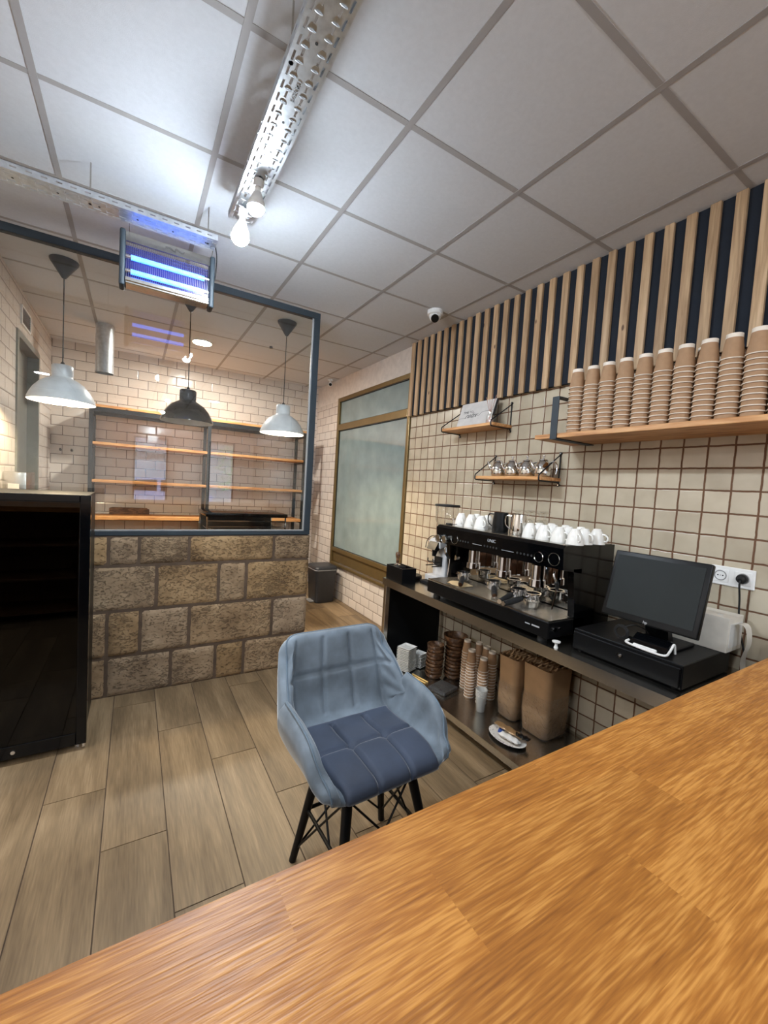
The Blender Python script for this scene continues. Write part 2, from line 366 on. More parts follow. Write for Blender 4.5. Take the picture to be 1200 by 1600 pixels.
# ------------------------------------------------------------------ mesh helpers
def frame_of(d):
    d = Vector(d).normalized()
    a = Vector((0, 0, 1)) if abs(d.z) < .9 else Vector((1, 0, 0))
    u = d.cross(a).normalized()
    return d, u, d.cross(u)
class MB:
    def __init__(s):
        s.bm = bmesh.new(); s.pid = s.bm.faces.layers.float.new('pid'); s.mi = 0; s.cur = 0.0
    def f(s, vs):
        try:
            fc = s.bm.faces.new(vs)
        except ValueError:
            return None
        fc.material_index = s.mi; fc[s.pid] = s.cur
        return fc
    def mark(s, faces):
        for fc in faces:
            fc.material_index = s.mi; fc[s.pid] = s.cur
    def poly(s, pts):
        return s.f([s.bm.verts.new(p) for p in pts])
    def box(s, x0, x1, y0, y1, z0, z1, bev=0.0, seg=1):
        vs = [s.bm.verts.new((x, y, z)) for z in (z0, z1) for y in (y0, y1) for x in (x0, x1)]
        q = [(0, 2, 3, 1), (4, 5, 7, 6), (0, 1, 5, 4), (2, 6, 7, 3), (0, 4, 6, 2), (1, 3, 7, 5)]
        fs = [s.f([vs[i] for i in t]) for t in q]
        if bev > 0:
            es = set(e for fc in fs for e in fc.edges)
            r = bmesh.ops.bevel(s.bm, geom=list(es), offset=bev, segments=seg, affect='EDGES', profile=.6)
            s.mark(r['faces'])
        return s
    def obox(s, c, ax, half, bev=0.0, seg=1):
        """oriented box: centre, 3 axes, half sizes"""
        a, b, d = [Vector(v).normalized() * h for v, h in zip(ax, half)]
        c = Vector(c)
        vs = [s.bm.verts.new(c + a * i + b * j + d * k) for k in (-1, 1) for j in (-1, 1) for i in (-1, 1)]
        q = [(0, 2, 3, 1), (4, 5, 7, 6), (0, 1, 5, 4), (2, 6, 7, 3), (0, 4, 6, 2), (1, 3, 7, 5)]
        fs = [s.f([vs[i] for i in t]) for t in q]
        if bev > 0:
            es = set(e for fc in fs for e in fc.edges)
            r = bmesh.ops.bevel(s.bm, geom=list(es), offset=bev, segments=seg, affect='EDGES', profile=.6)
            s.mark(r['faces'])
        return s
    def cyl(s, p0, p1, r0, r1=None, n=20, caps=True):
        r1 = r0 if r1 is None else r1
        p0, p1 = Vector(p0), Vector(p1)
        d, u, v = frame_of(p1 - p0)
        A = [s.bm.verts.new(p0 + (u * math.cos(2 * PI * i / n) + v * math.sin(2 * PI * i / n)) * r0) for i in range(n)]
        B = [s.bm.verts.new(p1 + (u * math.cos(2 * PI * i / n) + v * math.sin(2 * PI * i / n)) * r1) for i in range(n)]
        for i in range(n):
            s.f([A[i], A[(i + 1) % n], B[(i + 1) % n], B[i]])
        if caps:
            s.f(A[::-1]); s.f(B)
        return s
    def lathe(s, prof, c=(0, 0, 0), n=28, axis=(0, 0, 1), sx=1.0, sy=1.0):
        c = Vector(c); d, u, v = frame_of(axis)
        if abs(d.z) > .99: u, v = Vector((1, 0, 0)), Vector((0, 1, 0)) * (1 if d.z > 0 else -1)
        rings = []
        for r, z in prof:
            if r < 1e-6:
                rings.append([s.bm.verts.new(c + d * z)])
            else:
                rings.append([s.bm.verts.new(c + d * z + u * math.cos(2 * PI * i / n) * r * sx + v * math.sin(2 * PI * i / n) * r * sy) for i in range(n)])
        for a, b in zip(rings, rings[1:]):
            for i in range(n):
                j = (i + 1) % n
                if len(a) == 1 and len(b) == 1: continue
                if len(a) == 1: s.f([a[0], b[j], b[i]])
                elif len(b) == 1: s.f([a[i], a[j], b[0]])
                else: s.f([a[i], a[j], b[j], b[i]])
        return s
    def tube(s, pts, r, n=8, closed=False, caps=True):
        pts = [Vector(p) for p in pts]
        m = len(pts)
        rs = r if isinstance(r, (list, tuple)) else [r] * m
        rings = []; u = None
        for i, p in enumerate(pts):
            if closed: d = (pts[(i + 1) % m] - pts[i - 1])
            else: d = pts[min(i + 1, m - 1)] - pts[max(i - 1, 0)]
            d.normalize()
            if u is None: _, u, _ = frame_of(d)
            u = (u - d * u.dot(d)).normalized()
            v = d.cross(u)
            rings.append([s.bm.verts.new(p + (u * math.cos(2 * PI * k / n) + v * math.sin(2 * PI * k / n)) * rs[i]) for k in range(n)])
        rng = range(m) if closed else range(m - 1)
        for i in rng:
            a, b = rings[i], rings[(i + 1) % m]
            for k in range(n):
                s.f([a[k], a[(k + 1) % n], b[(k + 1) % n], b[k]])
        if caps and not closed:
            s.f(rings[0][::-1]); s.f(rings[-1])
        return s
    def prism(s, pts, ext):
        """pts: closed 3-D outline, ext: extrusion vector"""
        e = Vector(ext)
        A = [s.bm.verts.new(Vector(p)) for p in pts]; B = [s.bm.verts.new(Vector(p) + e) for p in pts]
        n = len(A)
        s.f(A[::-1]); s.f(B)
        for i in range(n): s.f([A[i], A[(i + 1) % n], B[(i + 1) % n], B[i]])
        return s
    def grid(s, fn, nu, nv, closed_v=False):
        V = [[s.bm.verts.new(fn(i / nu, j / nv)) for j in range(nv + (0 if closed_v else 1))] for i in range(nu + 1)]
        for i in range(nu):
            for j in range(nv):
                j2 = (j + 1) % nv if closed_v else j + 1
                s.f([V[i][j], V[i + 1][j], V[i + 1][j2], V[i][j2]])
        return V
    def build(s, name, mats, parent=None, loc=(0, 0, 0), smooth=True, ang=35, fix=True):
        if fix: bmesh.ops.recalc_face_normals(s.bm, faces=s.bm.faces)
        off = Vector(loc)
        if parent is not None:
            off = Vector(parent.get('_o', (0, 0, 0)))
        for v in s.bm.verts: v.co -= off
        me = bpy.data.meshes.new(name)
        s.bm.to_mesh(me); s.bm.free()
        if not isinstance(mats, (list, tuple)): mats = [mats]
        for m in mats: me.materials.append(MT[m] if isinstance(m, str) else m)
        if smooth:
            for p in me.polygons: p.use_smooth = True
            me.set_sharp_from_angle(angle=math.radians(ang))
        o = bpy.data.objects.new(name, me); C.objects.link(o)
        o['_o'] = tuple(off)
        if parent is not None: o.parent = parent
        else: o.location = off
        return o
def bez(ps, n=10):
    """Catmull-Rom through points"""
    ps = [Vector(p) for p in ps]; P_ = [ps[0] * 2 - ps[1]] + ps + [ps[-1] * 2 - ps[-2]]
    out = []
    for i in range(1, len(P_) - 2):
        for k in range(n):
            t = k / n; a, b, c, d = P_[i - 1:i + 3]
            out.append(.5 * ((2 * b) + (c - a) * t + (2 * a - 5 * b + 4 * c - d) * t * t + (3 * b - a - 3 * c + d) * t ** 3))
    out.append(ps[-1]); return out
def tag(o, label=None, cat=None, group=None, kind=None):
    if label: o['label'] = label
    if cat: o['category'] = cat
    if group: o['group'] = group
    if kind: o['kind'] = kind
    return o
def thing(name, loc, label, cat, group=None):
    o = bpy.data.objects.new(name, None); C.objects.link(o)
    o.empty_display_size = .05
    o.location = loc; o['_o'] = tuple(loc)
    return tag(o, label, cat, group)
def kids(o): return [c for c in bpy.data.objects if c.parent == o]
def copy_tree(o, ch=None, parent=None, loc=None, rz=None, label=None, group=None):
    c = o.copy(); C.objects.link(c)
    if parent: c.parent = parent
    if loc is not None: c.location = loc
    if rz is not None: c.rotation_euler = (0, 0, rz)
    if label: c['label'] = label
    if group: c['group'] = group
    for k in kids(o) if ch is None else ch: 
        if k is not c: copy_tree(k, None, c)
    return c
def struct(mb, name, mats, label=None, **k):
    o = mb.build(name, mats, **k); o['kind'] = 'structure'
    if label: o['label'] = label
    return o
def textobj(body, size, M4, mat, parent=None, name='lettering', depth=.0006, align='CENTER', shear=0.0):
    cu = bpy.data.curves.new(name, 'FONT'); cu.body = body; cu.size = size; cu.shear = shear; cu.extrude = depth
    cu.align_x = align; cu.align_y = 'CENTER'
    o = bpy.data.objects.new(name, cu); C.objects.link(o)
    dg = bpy.context.evaluated_depsgraph_get()
    me = bpy.data.meshes.new_from_object(o.evaluated_get(dg))
    bpy.data.objects.remove(o); bpy.data.curves.remove(cu)
    off = Vector(parent['_o']) if parent is not None else Vector((0, 0, 0))
    me.transform(Matrix.Translation(-off) @ M4)
    me.materials.clear(); me.materials.append(MT[mat]); me.name = name
    o = bpy.data.objects.new(name, me); C.objects.link(o)
    if parent is not None: o.parent = parent
    return o
def basis(origin, right, up):
    r = Vector(right).normalized(); u = Vector(up).normalized(); n = r.cross(u)
    m = Matrix((r, u, n)).transposed().to_4x4(); m.translation = origin
    return m
ORD = ['top', 'second', 'third', 'fourth', 'fifth', 'sixth', 'seventh', 'eighth', 'ninth', 'tenth', 'eleventh', 'twelfth', 'thirteenth', 'fourteenth', 'fifteenth', 'sixteenth']
def nth_down(i, n):
    return 'topmost' if i == 0 else ('bottom' if i == n - 1 else ORD[i] + ' from top')

# ------------------------------------------------------------------ room
D, H, XL, YB, YP = 2.26, 2.84, -.79, 5.74, 3.09
XF, YF = -3.2, -3.2      # far left wall of the front room, street front
WT = .12
# floor planks
mb = MB(); PW, PL = .2275, 1.13
mb.mi = 1; mb.box(XF, D, YF, YB, -.05, -.003); mb.mi = 0
x = -.308 - PW * 13; k = 0
col = -13
while x < D:
    base = 2.177 - .3755 * col     # end of a plank in this column (column 0 = x -.308..)
    y = base - PL * 12
    while y < YB:
        x0, x1, y0, y1 = max(x, XF) + .0022, min(x + PW, D) - .0022, max(y, YF) + .0022, min(y + PL, YB) - .0022
        if x1 > x0 and y1 > y0:
            mb.cur = random.random() * 90
            mb.box(x0, x1, y0, y1, -.003, 0)
        y += PL
    x += PW; col += 1
struct(mb, 'floor', ['floorwood', 'stone_mortar'], smooth=False)
# ceiling: panels and exposed grid
mb = MB()
mb.box(XF, D, YF, YB, H, H + .05)
gx0, gy0 = 1.462 - .6 * 9, .8 - .6 * 8
mb.mi = 1
i = 0
xs = [1.462 + .6 * k for k in range(-8, 2) if XF < 1.462 + .6 * k < D]
ys = [.8 + .6 * k for k in range(-7, 9) if YF < .8 + .6 * k < YB]
for x in xs: mb.box(x - .012, x + .012, YF, YB, H - .002, H)
for y in ys:
    xx = [XF] + xs + [D]
    for a, b in zip(xx, xx[1:]): mb.box(a + .0122, b - .0122, y - .012, y + .012, H - .0015, H)
struct(mb, 'ceiling', ['ceiling_tile', 'tbar'], smooth=False)
# right wall
W0, W1, WZ0, WZ1 = 3.32, 5.0, .43, 2.585
def wall_yz(mb, x0, x1, y0, y1, z0, z1, mi): mb.mi = mi; mb.box(x0, x1, y0, y1, z0, z1)
mb = MB()
wall_yz(mb, D, D + WT, YF, W0 - .012, -.05, 2.2, 0)
wall_yz(mb, D, D + WT, YF, W0 - .012, 2.2, H, 2)
wall_yz(mb, D, D + WT, W0 - .012, W1, -.05, WZ0, 1)
wall_yz(mb, D, D + WT, W0 - .012, W1, WZ1, H, 2)
wall_yz(mb, D, D + WT, W1, YB + WT, -.05, 2.56, 1)
wall_yz(mb, D, D + WT, W1, YB + WT, 2.56, H, 2)
struct(mb, 'wall_right', ['zellige', 'subway_r', 'plaster'], smooth=False)
mb = MB(); mb.box(XL - WT, D, YB, YB + WT, -.05, H)
struct(mb, 'wall_back', ['subway_b'], smooth=False)
mb = MB()
DY0, DY1, DZ = 4.2, 5.05, 2.5
mb.box(XL - WT, XL, YP, DY0, -.05, H); mb.box(XL - WT, XL, DY1, YB, -.05, H); mb.box(XL - WT, XL, DY0, DY1, -.05, -.003); mb.box(XL - WT, XL, DY0, DY1, DZ, H)
struct(mb, 'wall_left', ['subway_r'], smooth=False)
mb = MB(); mb.box(XF - WT, XF, YF, YP + .12, -.05, H); struct(mb, 'wall_far_left', ['plaster'], smooth=False)
mb = MB(); mb.box(XF, XL - .0005, YP + .02, YP + .12, -.05, H); struct(mb, 'wall_behind_fridge', ['plaster'], smooth=False)
# street front behind the camera with a glass door and a shop window
mb = MB()
A0, A1, B0, B1 = -.03, .57, 1.34, 1.86
for a, b, z0, z1 in ((XF, A0, -.05, H), (A0, A1, 2.18, H), (A1, B0, -.05, H), (B0, B1, 2.22, H), (B0, B1, -.05, .35), (B1, D + WT, -.05, H), (A0, A1, -.05, -.003)):
    mb.box(a, b, YF - WT, YF, z0, z1)
struct(mb, 'wall_front', ['plaster'], smooth=False)
for n, (a, b, z0, z1) in enumerate(((A0, A1, .0, 2.18), (B0, B1, .35, 2.22))):
    mb = MB(); t = .03
    mb.box(a, a + t, YF - .08, YF - .03, z0, z1); mb.box(b - t, b, YF - .08, YF - .03, z0, z1)
    mb.box(a + t, b - t, YF - .08, YF - .03, z0, z0 + t); mb.box(a + t, b - t, YF - .08, YF - .03, z1 - t, z1)
    o = struct(mb, 'door_2' if n == 0 else 'window_2', ['black'], smooth=False)
    mb = MB(); mb.box(a + t, b - t, YF - .058, YF - .052, z0 + t, z1 - t); mb.build('pane', 'glass', o)
# window in the right wall, bronze frame and whitewashed panes
mb = MB(); fx0, fx1 = D - .015, D + .07
def fr(y0, y1, z0, z1, a=fx0, b=fx1): mb.box(a, b, y0, y1, z0, z1, .004)
fr(W0, W0 + .045, WZ0, WZ1); fr(W1 - .05, W1, WZ0, WZ1)
fr(W0 + .045, W1 - .05, WZ1 - .05, WZ1); fr(W0 + .045, W1 - .05, 2.165, 2.245); fr(W0 + .045, W1 - .05, .60, .65); fr(W0 + .045, W1 - .05, WZ0, .46, D - .035)
fr(W0 + .045, W1 - .05, .462, .60, D + .012, D + .04)
win = struct(mb, 'window_1', ['bronze'], 'tall bronze framed window with whitewashed panes beside the slatted wall', loc=(D, W0, WZ0))
mb = MB(); mb.box(D + .015, D + .025, W0 + .046, W1 - .051, .651, 2.164); mb.build('pane', 'frosted', win)
mb = MB(); mb.box(D + .015, D + .025, W0 + .046, W1 - .051, 2.246, WZ1 - .051); mb.build('transom_pane', 'frosted', win)
mb = MB()
for a, b in (((W0 + .045), (W0 + .05)), ((W1 - .055), (W1 - .05))): mb.box(D + .005, D + .014, a, b, .652, 2.163)
for z in (.651, 2.159, 2.247, WZ1 - .056): mb.box(D + .005, D + .014, W0 + .051, W1 - .056, z, z + .005)
mb.build('gasket', 'rubber', win)
# door and frame in left wall
mb = MB(); mb.box(XL - .10, XL - .07, DY0 + .05, DY1 - .05, .01, DZ - .05)
dr = struct(mb, 'door_1', ['door'], 'grey metal door set back in the white tiled left wall', loc=(XL, DY0, 0))
mb = MB()
mb.box(XL - .115, XL + .012, DY0, DY0 + .05, 0, DZ); mb.box(XL - .115, XL + .012, DY1 - .05, DY1, 0, DZ); mb.box(XL - .115, XL + .012, DY0 + .05, DY1 - .05, DZ - .05, DZ)
mb.build('door_frame', 'door', dr, smooth=False)
mb = MB(); mb.cyl((XL - .07, DY0 + .12, 1.05), (XL - .03, DY0 + .12, 1.05), .01); mb.box(XL - .04, XL - .025, DY0 + .11, DY0 + .24, 1.04, 1.06, .004); mb.build('door_handle', 'steel', dr)

# partition: stone base (blocks) under a slate-blue glazed frame
ZC = [0, .262, .562, .859, 1.053]
seams = [[-.79, -.5, -.13, .241, .528, .728, 1.205], [-.79, -.42, -.13, .053, .349, .93, 1.205], [-.79, -.55, -.22, .142, .533, .725, 1.205], [-.79, -.45, -.13, .036, .334, .922, 1.205]]
mb = MB(); mb.mi = 1; mb.box(XL, 1.200, YP + .006, YP + .20, 0, 1.05); mb.mi = 0
rs = random.Random(5)
for r in range(4):
    z0, z1 = ZC[r], ZC[r + 1]
    for a, b in zip(seams[r], seams[r][1:]):
        mb.cur = rs.random() * 50
        g = .0045; jit = rs.uniform(-.002, .002)
        nx = max(4, int((b - a) / .02)); nz = max(4, int((z1 - z0) / .02))
        xa, xb, za, zb = a + g, b - g if b < 1.2 else b + .003, z0 + g * (r > 0), z1 - g
        from mathutils import noise as NZ
        def fn(u, v):
            X = xa + (xb - xa) * u; Z = za + (zb - za) * v
            e = min(u * nx, (1 - u) * nx, v * nz, (1 - v) * nz)
            depth = -.004 + jit if e > .5 else .010
            q = NZ.noise(Vector((X * 14, Z * 16, mb.cur))) * .005 + NZ.noise(Vector((X * 40, Z * 44, mb.cur))) * .0025
            ex = NZ.noise(Vector((X * 30, Z * 30, 3))) * .003 if e < .5 else 0
            return (X + ex * (0 < u < 1 or abs(b - 1.205) > .01), YP + depth - q * (e > .5), Z + ex)
        mb.grid(fn, nx, nz)
    # end face blocks
    mb.cur = rs.random() * 50
    xe = 1.2086
    def fn2(u, v):
        Y = YP + .002 + .195 * u; Z = z0 + .005 * (r > 0) + (z1 - z0 - .01) * v
        return (xe + NZ.noise(Vector((Y * 30, Z * 20, r))) * .003 - (.008 if min(u, 1 - u, v, 1 - v) < .01 else 0), Y, Z)
    mb.grid(fn2, 8, 12)
struct(mb, 'wall_partition', ['stone', 'stone_mortar'], 'low wall of rough tan stone blocks', ang=60)
mb = MB()
FY0, FY1 = YP + .005, YP + .05
mb.box(XL, 1.205, FY0, FY1, 1.0535, 1.083, .002); mb.box(1.158, 1.205, FY0, FY1, 1.083, 2.73, .002); mb.box(XL, 1.205, FY0, FY1, 2.73, 2.776, .002)
gp = struct(mb, 'window_3', ['frameblue'], 'slate blue steel frame holding the big glass screen above the stone wall', loc=(XL, YP, 1.05))
mb = MB(); mb.box(XL, 1.156, YP + .024, YP + .030, 1.084, 2.729); mb.build('pane', 'glass', gp)
mb = MB(); mb.box(1.145, 1.157, YP + .014, YP + .022, 1.085, 2.729); mb.box(XL, 1.144, YP + .014, YP + .022, 1.084, 1.092); mb.build('glazing_bead', 'greyline', gp)

# ------------------------------------------------------------------ slatted cladding
sw = thing('slatted_wall_panel', (2.25, 1.5, 2.156), 'vertical pine slats on dark backing above the cream tiles', 'wall panel')
mb = MB(); mb.box(2.232, D - .001, -.6, 3.30, 2.162, H - .001); mb.build('backing', 'slatback', sw, smooth=False)
mb = MB()
for i in range(41):
    y = 3.305 - .0945 * i
    mb.cur = i + .5; dz = random.uniform(-.004, .004)
    mb.box(2.214, 2.2315, y - .042, y, 2.156 + dz, H - .002, .001)
mb.build('slats', 'pine', sw, smooth=False)

# ------------------------------------------------------------------ bar worktop in the foreground
bar = thing('bar_counter', (.5, 0, 0), 'long orange oak bar counter filling the foreground', 'counter')
mb = MB(); mb.box(-1.4, D - .003, -.32, .3455, 1.056, 1.0985, .002); 
rs = random.Random(11)
edges = [.347, .284, .205, .125, .045, -.035, -.115, -.195, -.275, -.32]
for a, b in zip(edges[1:], edges):
    x = -1.4 - rs.random() * .3
    while x < D:
        ln = rs.uniform(.32, .75)
        if abs(b - .347) < 1e-6 and x < .472 < x + ln: ln = .472 - x if .472 - x > .12 else ln
        x1 = min(x + ln, D - .003); x0 = max(x, -1.4)
        if x1 > x0 + .001:
            mb.cur = rs.random() * 80
            mb.box(x0, x1, a, b, 1.0988, 1.101)
        x += ln
mb.build('worktop', 'oak', bar, smooth=False)
mb = MB()
mb.box(-1.38, 2.2, -.27, -.24, 0, 1.055)
for x in (-1.38, -.45, .5, 1.45): mb.box(x, x + .02, -.239, .2, 0, 1.055)
for z in (.08, .4, .72): mb.box(-1.36, 2.2, -.239, .2, z, z + .02) if False else [mb.box(a + .021, b - .001, -.239, .2, z, z + .02) for a, b in ((-1.38, -.45), (-.45, .5), (.5, 1.45))]
mb.build('carcass', 'barbase', bar, smooth=False)

# ------------------------------------------------------------------ perforated cable trays with bulbs
def tray(name, L, label, w=.115, h=.030):
    """channel along +X local from 0..L, open side up, pierced floor; returns the parent"""
    t = thing(name, (0, 0, 0), label, 'cable tray')
    mb = MB()
    pit, sl = .05, .032
    n = int(L / pit)
    rows = [(.0, .010, 0), (.010, .017, 1), (.017, .030, 0), (.030, .037, 2), (.037, .078, 0), (.078, .085, 2), (.085, .098, 0), (.098, .105, 1), (.105, w, 0)]
    for a, b, hole in rows:
        if not hole:
            mb.box(0, L, a, b, 0, .0015)
        else:
            for i in range(n + 1):
                x0 = i * pit + (.025 if hole == 2 else 0); x1 = min(x0 + pit - sl, L)
                if x0 < L: mb.box(x0, x1, a, b, 0, .0015)
    FP = mb
    mb = MB()
    for y in (0, w - .0015):
        for z0, z1, hole in ((.0015, .012, 0), (.012, .018, 1), (.018, h, 0)):
            if not hole: mb.box(0, L, y, y + .0015, z0, z1)
            else:
                for i in range(n + 1):
                    x0, x1 = i * pit, min(i * pit + pit - .022, L)
                    if x1 > x0: mb.box(x0, x1, y, y + .0015, z0, z1)
        yy = y - .006 if y else y
        mb.box(0, L, yy + (.0015 if not y else 0), yy + .0075 + (0 if y else 0), h - .0015, h)
    mb.build('side_flange', 'galv', t, smooth=False)
    mb = FP
    for i in range(n):
        for yy in (.0335, .0815):
            for dx in (.0015,):
                x = i * pit + .025 + dx - .003
                mb.tube([(x, yy - .011, -.0005), (x, yy - .006, -.0025), (x, yy + .006, -.0025), (x, yy + .011, -.0005)], .0015, 6)
    mb.mi = 1
    for i in range(0, n, 3): mb.cyl((i * pit + .05, w / 2, -.0008), (i * pit + .05, w / 2, .0), .0045, n=10)
    mb.build('floor_plate', ['galv', 'rubber'], t, ang=30)
    return t
# tray along Y (local x -> world y)
t1 = tray('cable_tray', 4.5, 'galvanised perforated cable tray running overhead toward the camera, bulbs at its end')
t1.rotation_euler = (0, 0, -PI / 2)
t1.location = (.345, 2.12, 2.672)
textobj('H2MOSU', .020, basis((0, 0, 0), (1, 0, 0), (0, -1, 0)) , 'galv', None, 'embossed_code').parent = t1
emb = [o for o in kids(t1) if o.name.startswith('embossed')][0]
emb.location = (.78, .0575, -.0012)
t2 = tray('cable_tray', 3.4, 'galvanised perforated cable tray hanging crosswise above the glass screen')
t2.location = (.335, 2.445, 2.66); t2.rotation_euler = (0, 0, PI)
def rod(x, y, z, label):
    mb = MB(); mb.cyl((x, y, z), (x, y, H), .003, n=8); mb.cyl((x, y, z - .004), (x, y, z), .008, n=6)
    return tag(mb.build('threaded_rod', 'steel', None, (x, y, H)), label, 'rod', 'threaded rods holding the trays')
rod(-.2, 2.39, 2.664, 'thin steel rod holding the crosswise tray, left of the insect killer')
rod(.295, 2.39, 2.664, 'thin steel rod holding the crosswise tray near its bulb end')
rod(.36, 1.262, 2.676, 'thin steel rod holding the lengthwise tray near the top of the photo')
def bulb(name, c, d, label, mat='cold', r=.032):
    c = Vector(c); d = Vector(d).normalized()
    t = thing(name, tuple(c), label, 'light bulb')
    mb = MB()
    prof = [(0, r)] + [(r * math.sin(a), r * math.cos(a)) for a in [PI * k / 20 for k in range(1, 10)]]
    e = prof[-1]
    mb.lathe(prof, c, 24, d); mb.build('glass_globe', mat, t)
    mb = MB(); mb.lathe([e, (r * 1.0, 0), (r * .93, -r * .45), (r * .66, -r * 1.0), (.016, -r * 1.5), (.0135, -r * 1.6)], c, 24, d)
    mb.cyl(c - d * r * 1.6, c - d * (r * 1.6 + .015), .0135, n=16); mb.build('bulb_base', 'white_plastic', t)
    mb = MB(); mb.cyl(c - d * (r * 1.6 + .0151), c - d * (r * 1.6 + .045), .02, .02, n=18); mb.build('lamp_holder', 'white_plastic', t)
    return t
bulb('light_bulb', (.385, 2.03, 2.560), (-.05, .22, -1), 'bare white bulb at the end of the lengthwise tray, lower of the two', r=.040)
bulb('light_bulb', (.398, 1.80, 2.572), (-.04, .12, -1), 'bare white bulb under the lengthwise tray, just before its end', r=.034)
for y, nm in ((.55, 'nearest the camera'), (-.75, 'added fill light behind the camera'), (-2.1, 'added fill light nearest the street')):  # bulbs behind the camera are unseen, added as general fill
    bulb('light_bulb', (.22 if y > 0 else .40, y, 2.60 if y > 0 else 2.56), (-1, .1, -.05) if y > 0 else (-.1, .3, -1), 'bare white bulb hanging below the tray above the bar, ' + nm, 'cold_dim' if y > 0 else 'cold', r=.036)

# ------------------------------------------------------------------ insect killer
zx0, zx1, zy, zz0, zz1 = -.09, .352, 2.55, 2.392, 2.665
zk = thing('insect_killer', ((zx0 + zx1) / 2, zy, zz0), 'electric insect killer with two glowing blue tubes hanging under the tray', 'insect killer')
for a in (zx0, zx1 - .026):
    mb = MB(); mb.box(a, a + .026, zy - .04, zy + .05, zz0, zz1, .011, 3); mb.build('end_cap', 'frameblue', zk)
mb = MB(); mb.prism([(zx0 + .0265, zy - .036, zz1 - .055), (zx0 + .0265, zy - .030, zz1 - .008), (zx0 + .0265, zy + .045, zz1 - .008), (zx0 + .0265, zy + .045, zz1 - .02), (zx0 + .0265, zy - .02, zz1 - .055)], (zx1 - zx0 - .053, 0, 0)); 
tp = mb.build('top_rail', 'steel', zk)
mb = MB(); mb.tube(bez([((zx0 + .20), zy - .0375, zz1 - .03), (zx0 + .22, zy - .0375, zz1 - .026), (zx0 + .245, zy - .0375, zz1 - .038), (zx0 + .25, zy - .0375, zz1 - .022), (zx0 + .275, zy - .0375, zz1 - .034), (zx0 + .29, zy - .0375, zz1 - .028)], 4), .0012, 5)
mb.build('emblem', 'ink', zk)
mb = MB(); mb.box(zx0 + .0265, zx1 - .0265, zy - .038, zy + .045, zz0 + .012, zz0 + .028, .004); mb.box(zx0 + .0265, zx1 - .0265, zy - .044, zy - .03, zz0 + .022, zz0 + .045, .004); mb.build('collection_tray', 'steel', zk)
for z, zy_ in ((zz0 + .085, zy - .004), (zz0 + .155, zy - .004), (zz0 + .085, zy + .030), (zz0 + .155, zy + .030)):  # rear pair added to give the blue reflection in the glass screen
    mb = MB(); mb.cyl((zx0 + .05, zy_, z), (zx1 - .05, zy_, z), .0125, n=18); mb.build('tube_lamp', 'bluetube', zk)
    for a, b in ((zx0 + .027, zx0 + .049), (zx1 - .049, zx1 - .027)):
        mb = MB(); mb.cyl((a, zy_, z), (b, zy_, z), .013, n=16); mb.build('tube_cap', 'chrome', zk)
mb = MB()
n = 44
for i in range(n):
    x = zx0 + .032 + (zx1 - zx0 - .064) * i / (n - 1)
    mb.cyl((x, zy - .024, zz0 + .042), (x, zy - .024, zz1 - .056), .0008, n=5)
for z in (zz1 - .07, zz1 - .085, zz1 - .1): mb.cyl((zx0 + .028, zy - .026, z), (zx1 - .028, zy - .026, z), .0008, n=5)
mb.build('wire_grid', 'steel', zk)
mb = MB(); mb.box(zx0 + .0265, zx1 - .0265, zy + .012, zy + .014, zz0 + .03, zz1 - .057); mb.build('inner_panel', P('blue_grey_panel', srgb(26, 30, 90), .9), zk)
for x in (zx1 - .02, zx0 + .04):
    mb = MB(); mb.tube(bez([(x, zy, zz1 - .005), (x, zy - .06, zz1 + .004), (x, 2.449, 2.688)], 6), .0015, 6); mb.build('hanging_chain', 'steel', zk)
mb = MB(); mb.tube(bez([(zx1 - .015, 2.44, 2.695), (zx1 + .004, 2.5, 2.66), (zx1 + .008, 2.54, 2.60), (zx1 + .004, 2.55, 2.555), (zx1 - .001, 2.55, 2.56)], 6), .003, 6); mb.build('power_cord', 'rubber', zk)

# ------------------------------------------------------------------ pendant lamps behind the glass
def pendant(x, y, zr, shade, label, lit):
    t = thing('pendant_lamp', (x, y, zr), label, 'lamp', 'dome pendant lamps behind the glass screen')
    mb = MB(); mb.lathe([(.082, H - .002), (.080, H - .012), (.012, H - .115), (0, H - .12)], (x, y, 0), 28); mb.build('ceiling_cone', 'satin_black', t)
    mb = MB(); mb.cyl((x, y, zr + .25), (x, y, H - .11), .0035, n=8); mb.lathe([(.012, zr + .245), (.012, zr + .262), (.005, zr + .272), (0, zr + .272)], (x, y, 0), 16); mb.build('cord', 'rubber', t)
    out = [(.190, 0), (.188, .012), (.176, .045), (.155, .085), (.122, .125), (.085, .150), (.062, .162), (.058, .172), (.060, .178), (.060, .240), (.054, .247), (0, .247)]
    inn = [(0, .236), (.054, .232), (.055, .165), (.082, .143), (.118, .118), (.150, .080), (.171, .042), (.183, .010), (.1865, 0)]
    mb = MB(); mb.lathe([(r, zr + z) for r, z in out] + [], (x, y, 0), 48)
    mb.mi = 1; mb.lathe([(r, zr + z) for r, z in inn] + [(.190, zr)], (x, y, 0), 48)
    mb.build('lamp_shade', [shade, 'white_paint'], t, ang=50)
    mb = MB(); c = (x, y, zr + .075)
    mb.lathe([(0, -.034)] + [(.033 * math.sin(a), -.033 * math.cos(a)) for a in [PI * k / 12 for k in range(1, 9)]] + [(.014, .045), (.014, .06), (0, .06)], c, 20)
    mb.build('bulb', lit, t)
    mb = MB(); mb.cyl((x, y, zr + .136), (x, y, zr + .23), .022, n=18); mb.build('lamp_socket', 'white_plastic' , t)
    return t
pendant(-.432, 3.576, 1.905, 'white_paint', 'white dome pendant lamp, lit, nearest the left tiled wall', 'warm')
pendant(.342, 3.6, 1.878, 'black_paint', 'black enamel dome pendant lamp, unlit, under the insect killer', 'white_plastic')
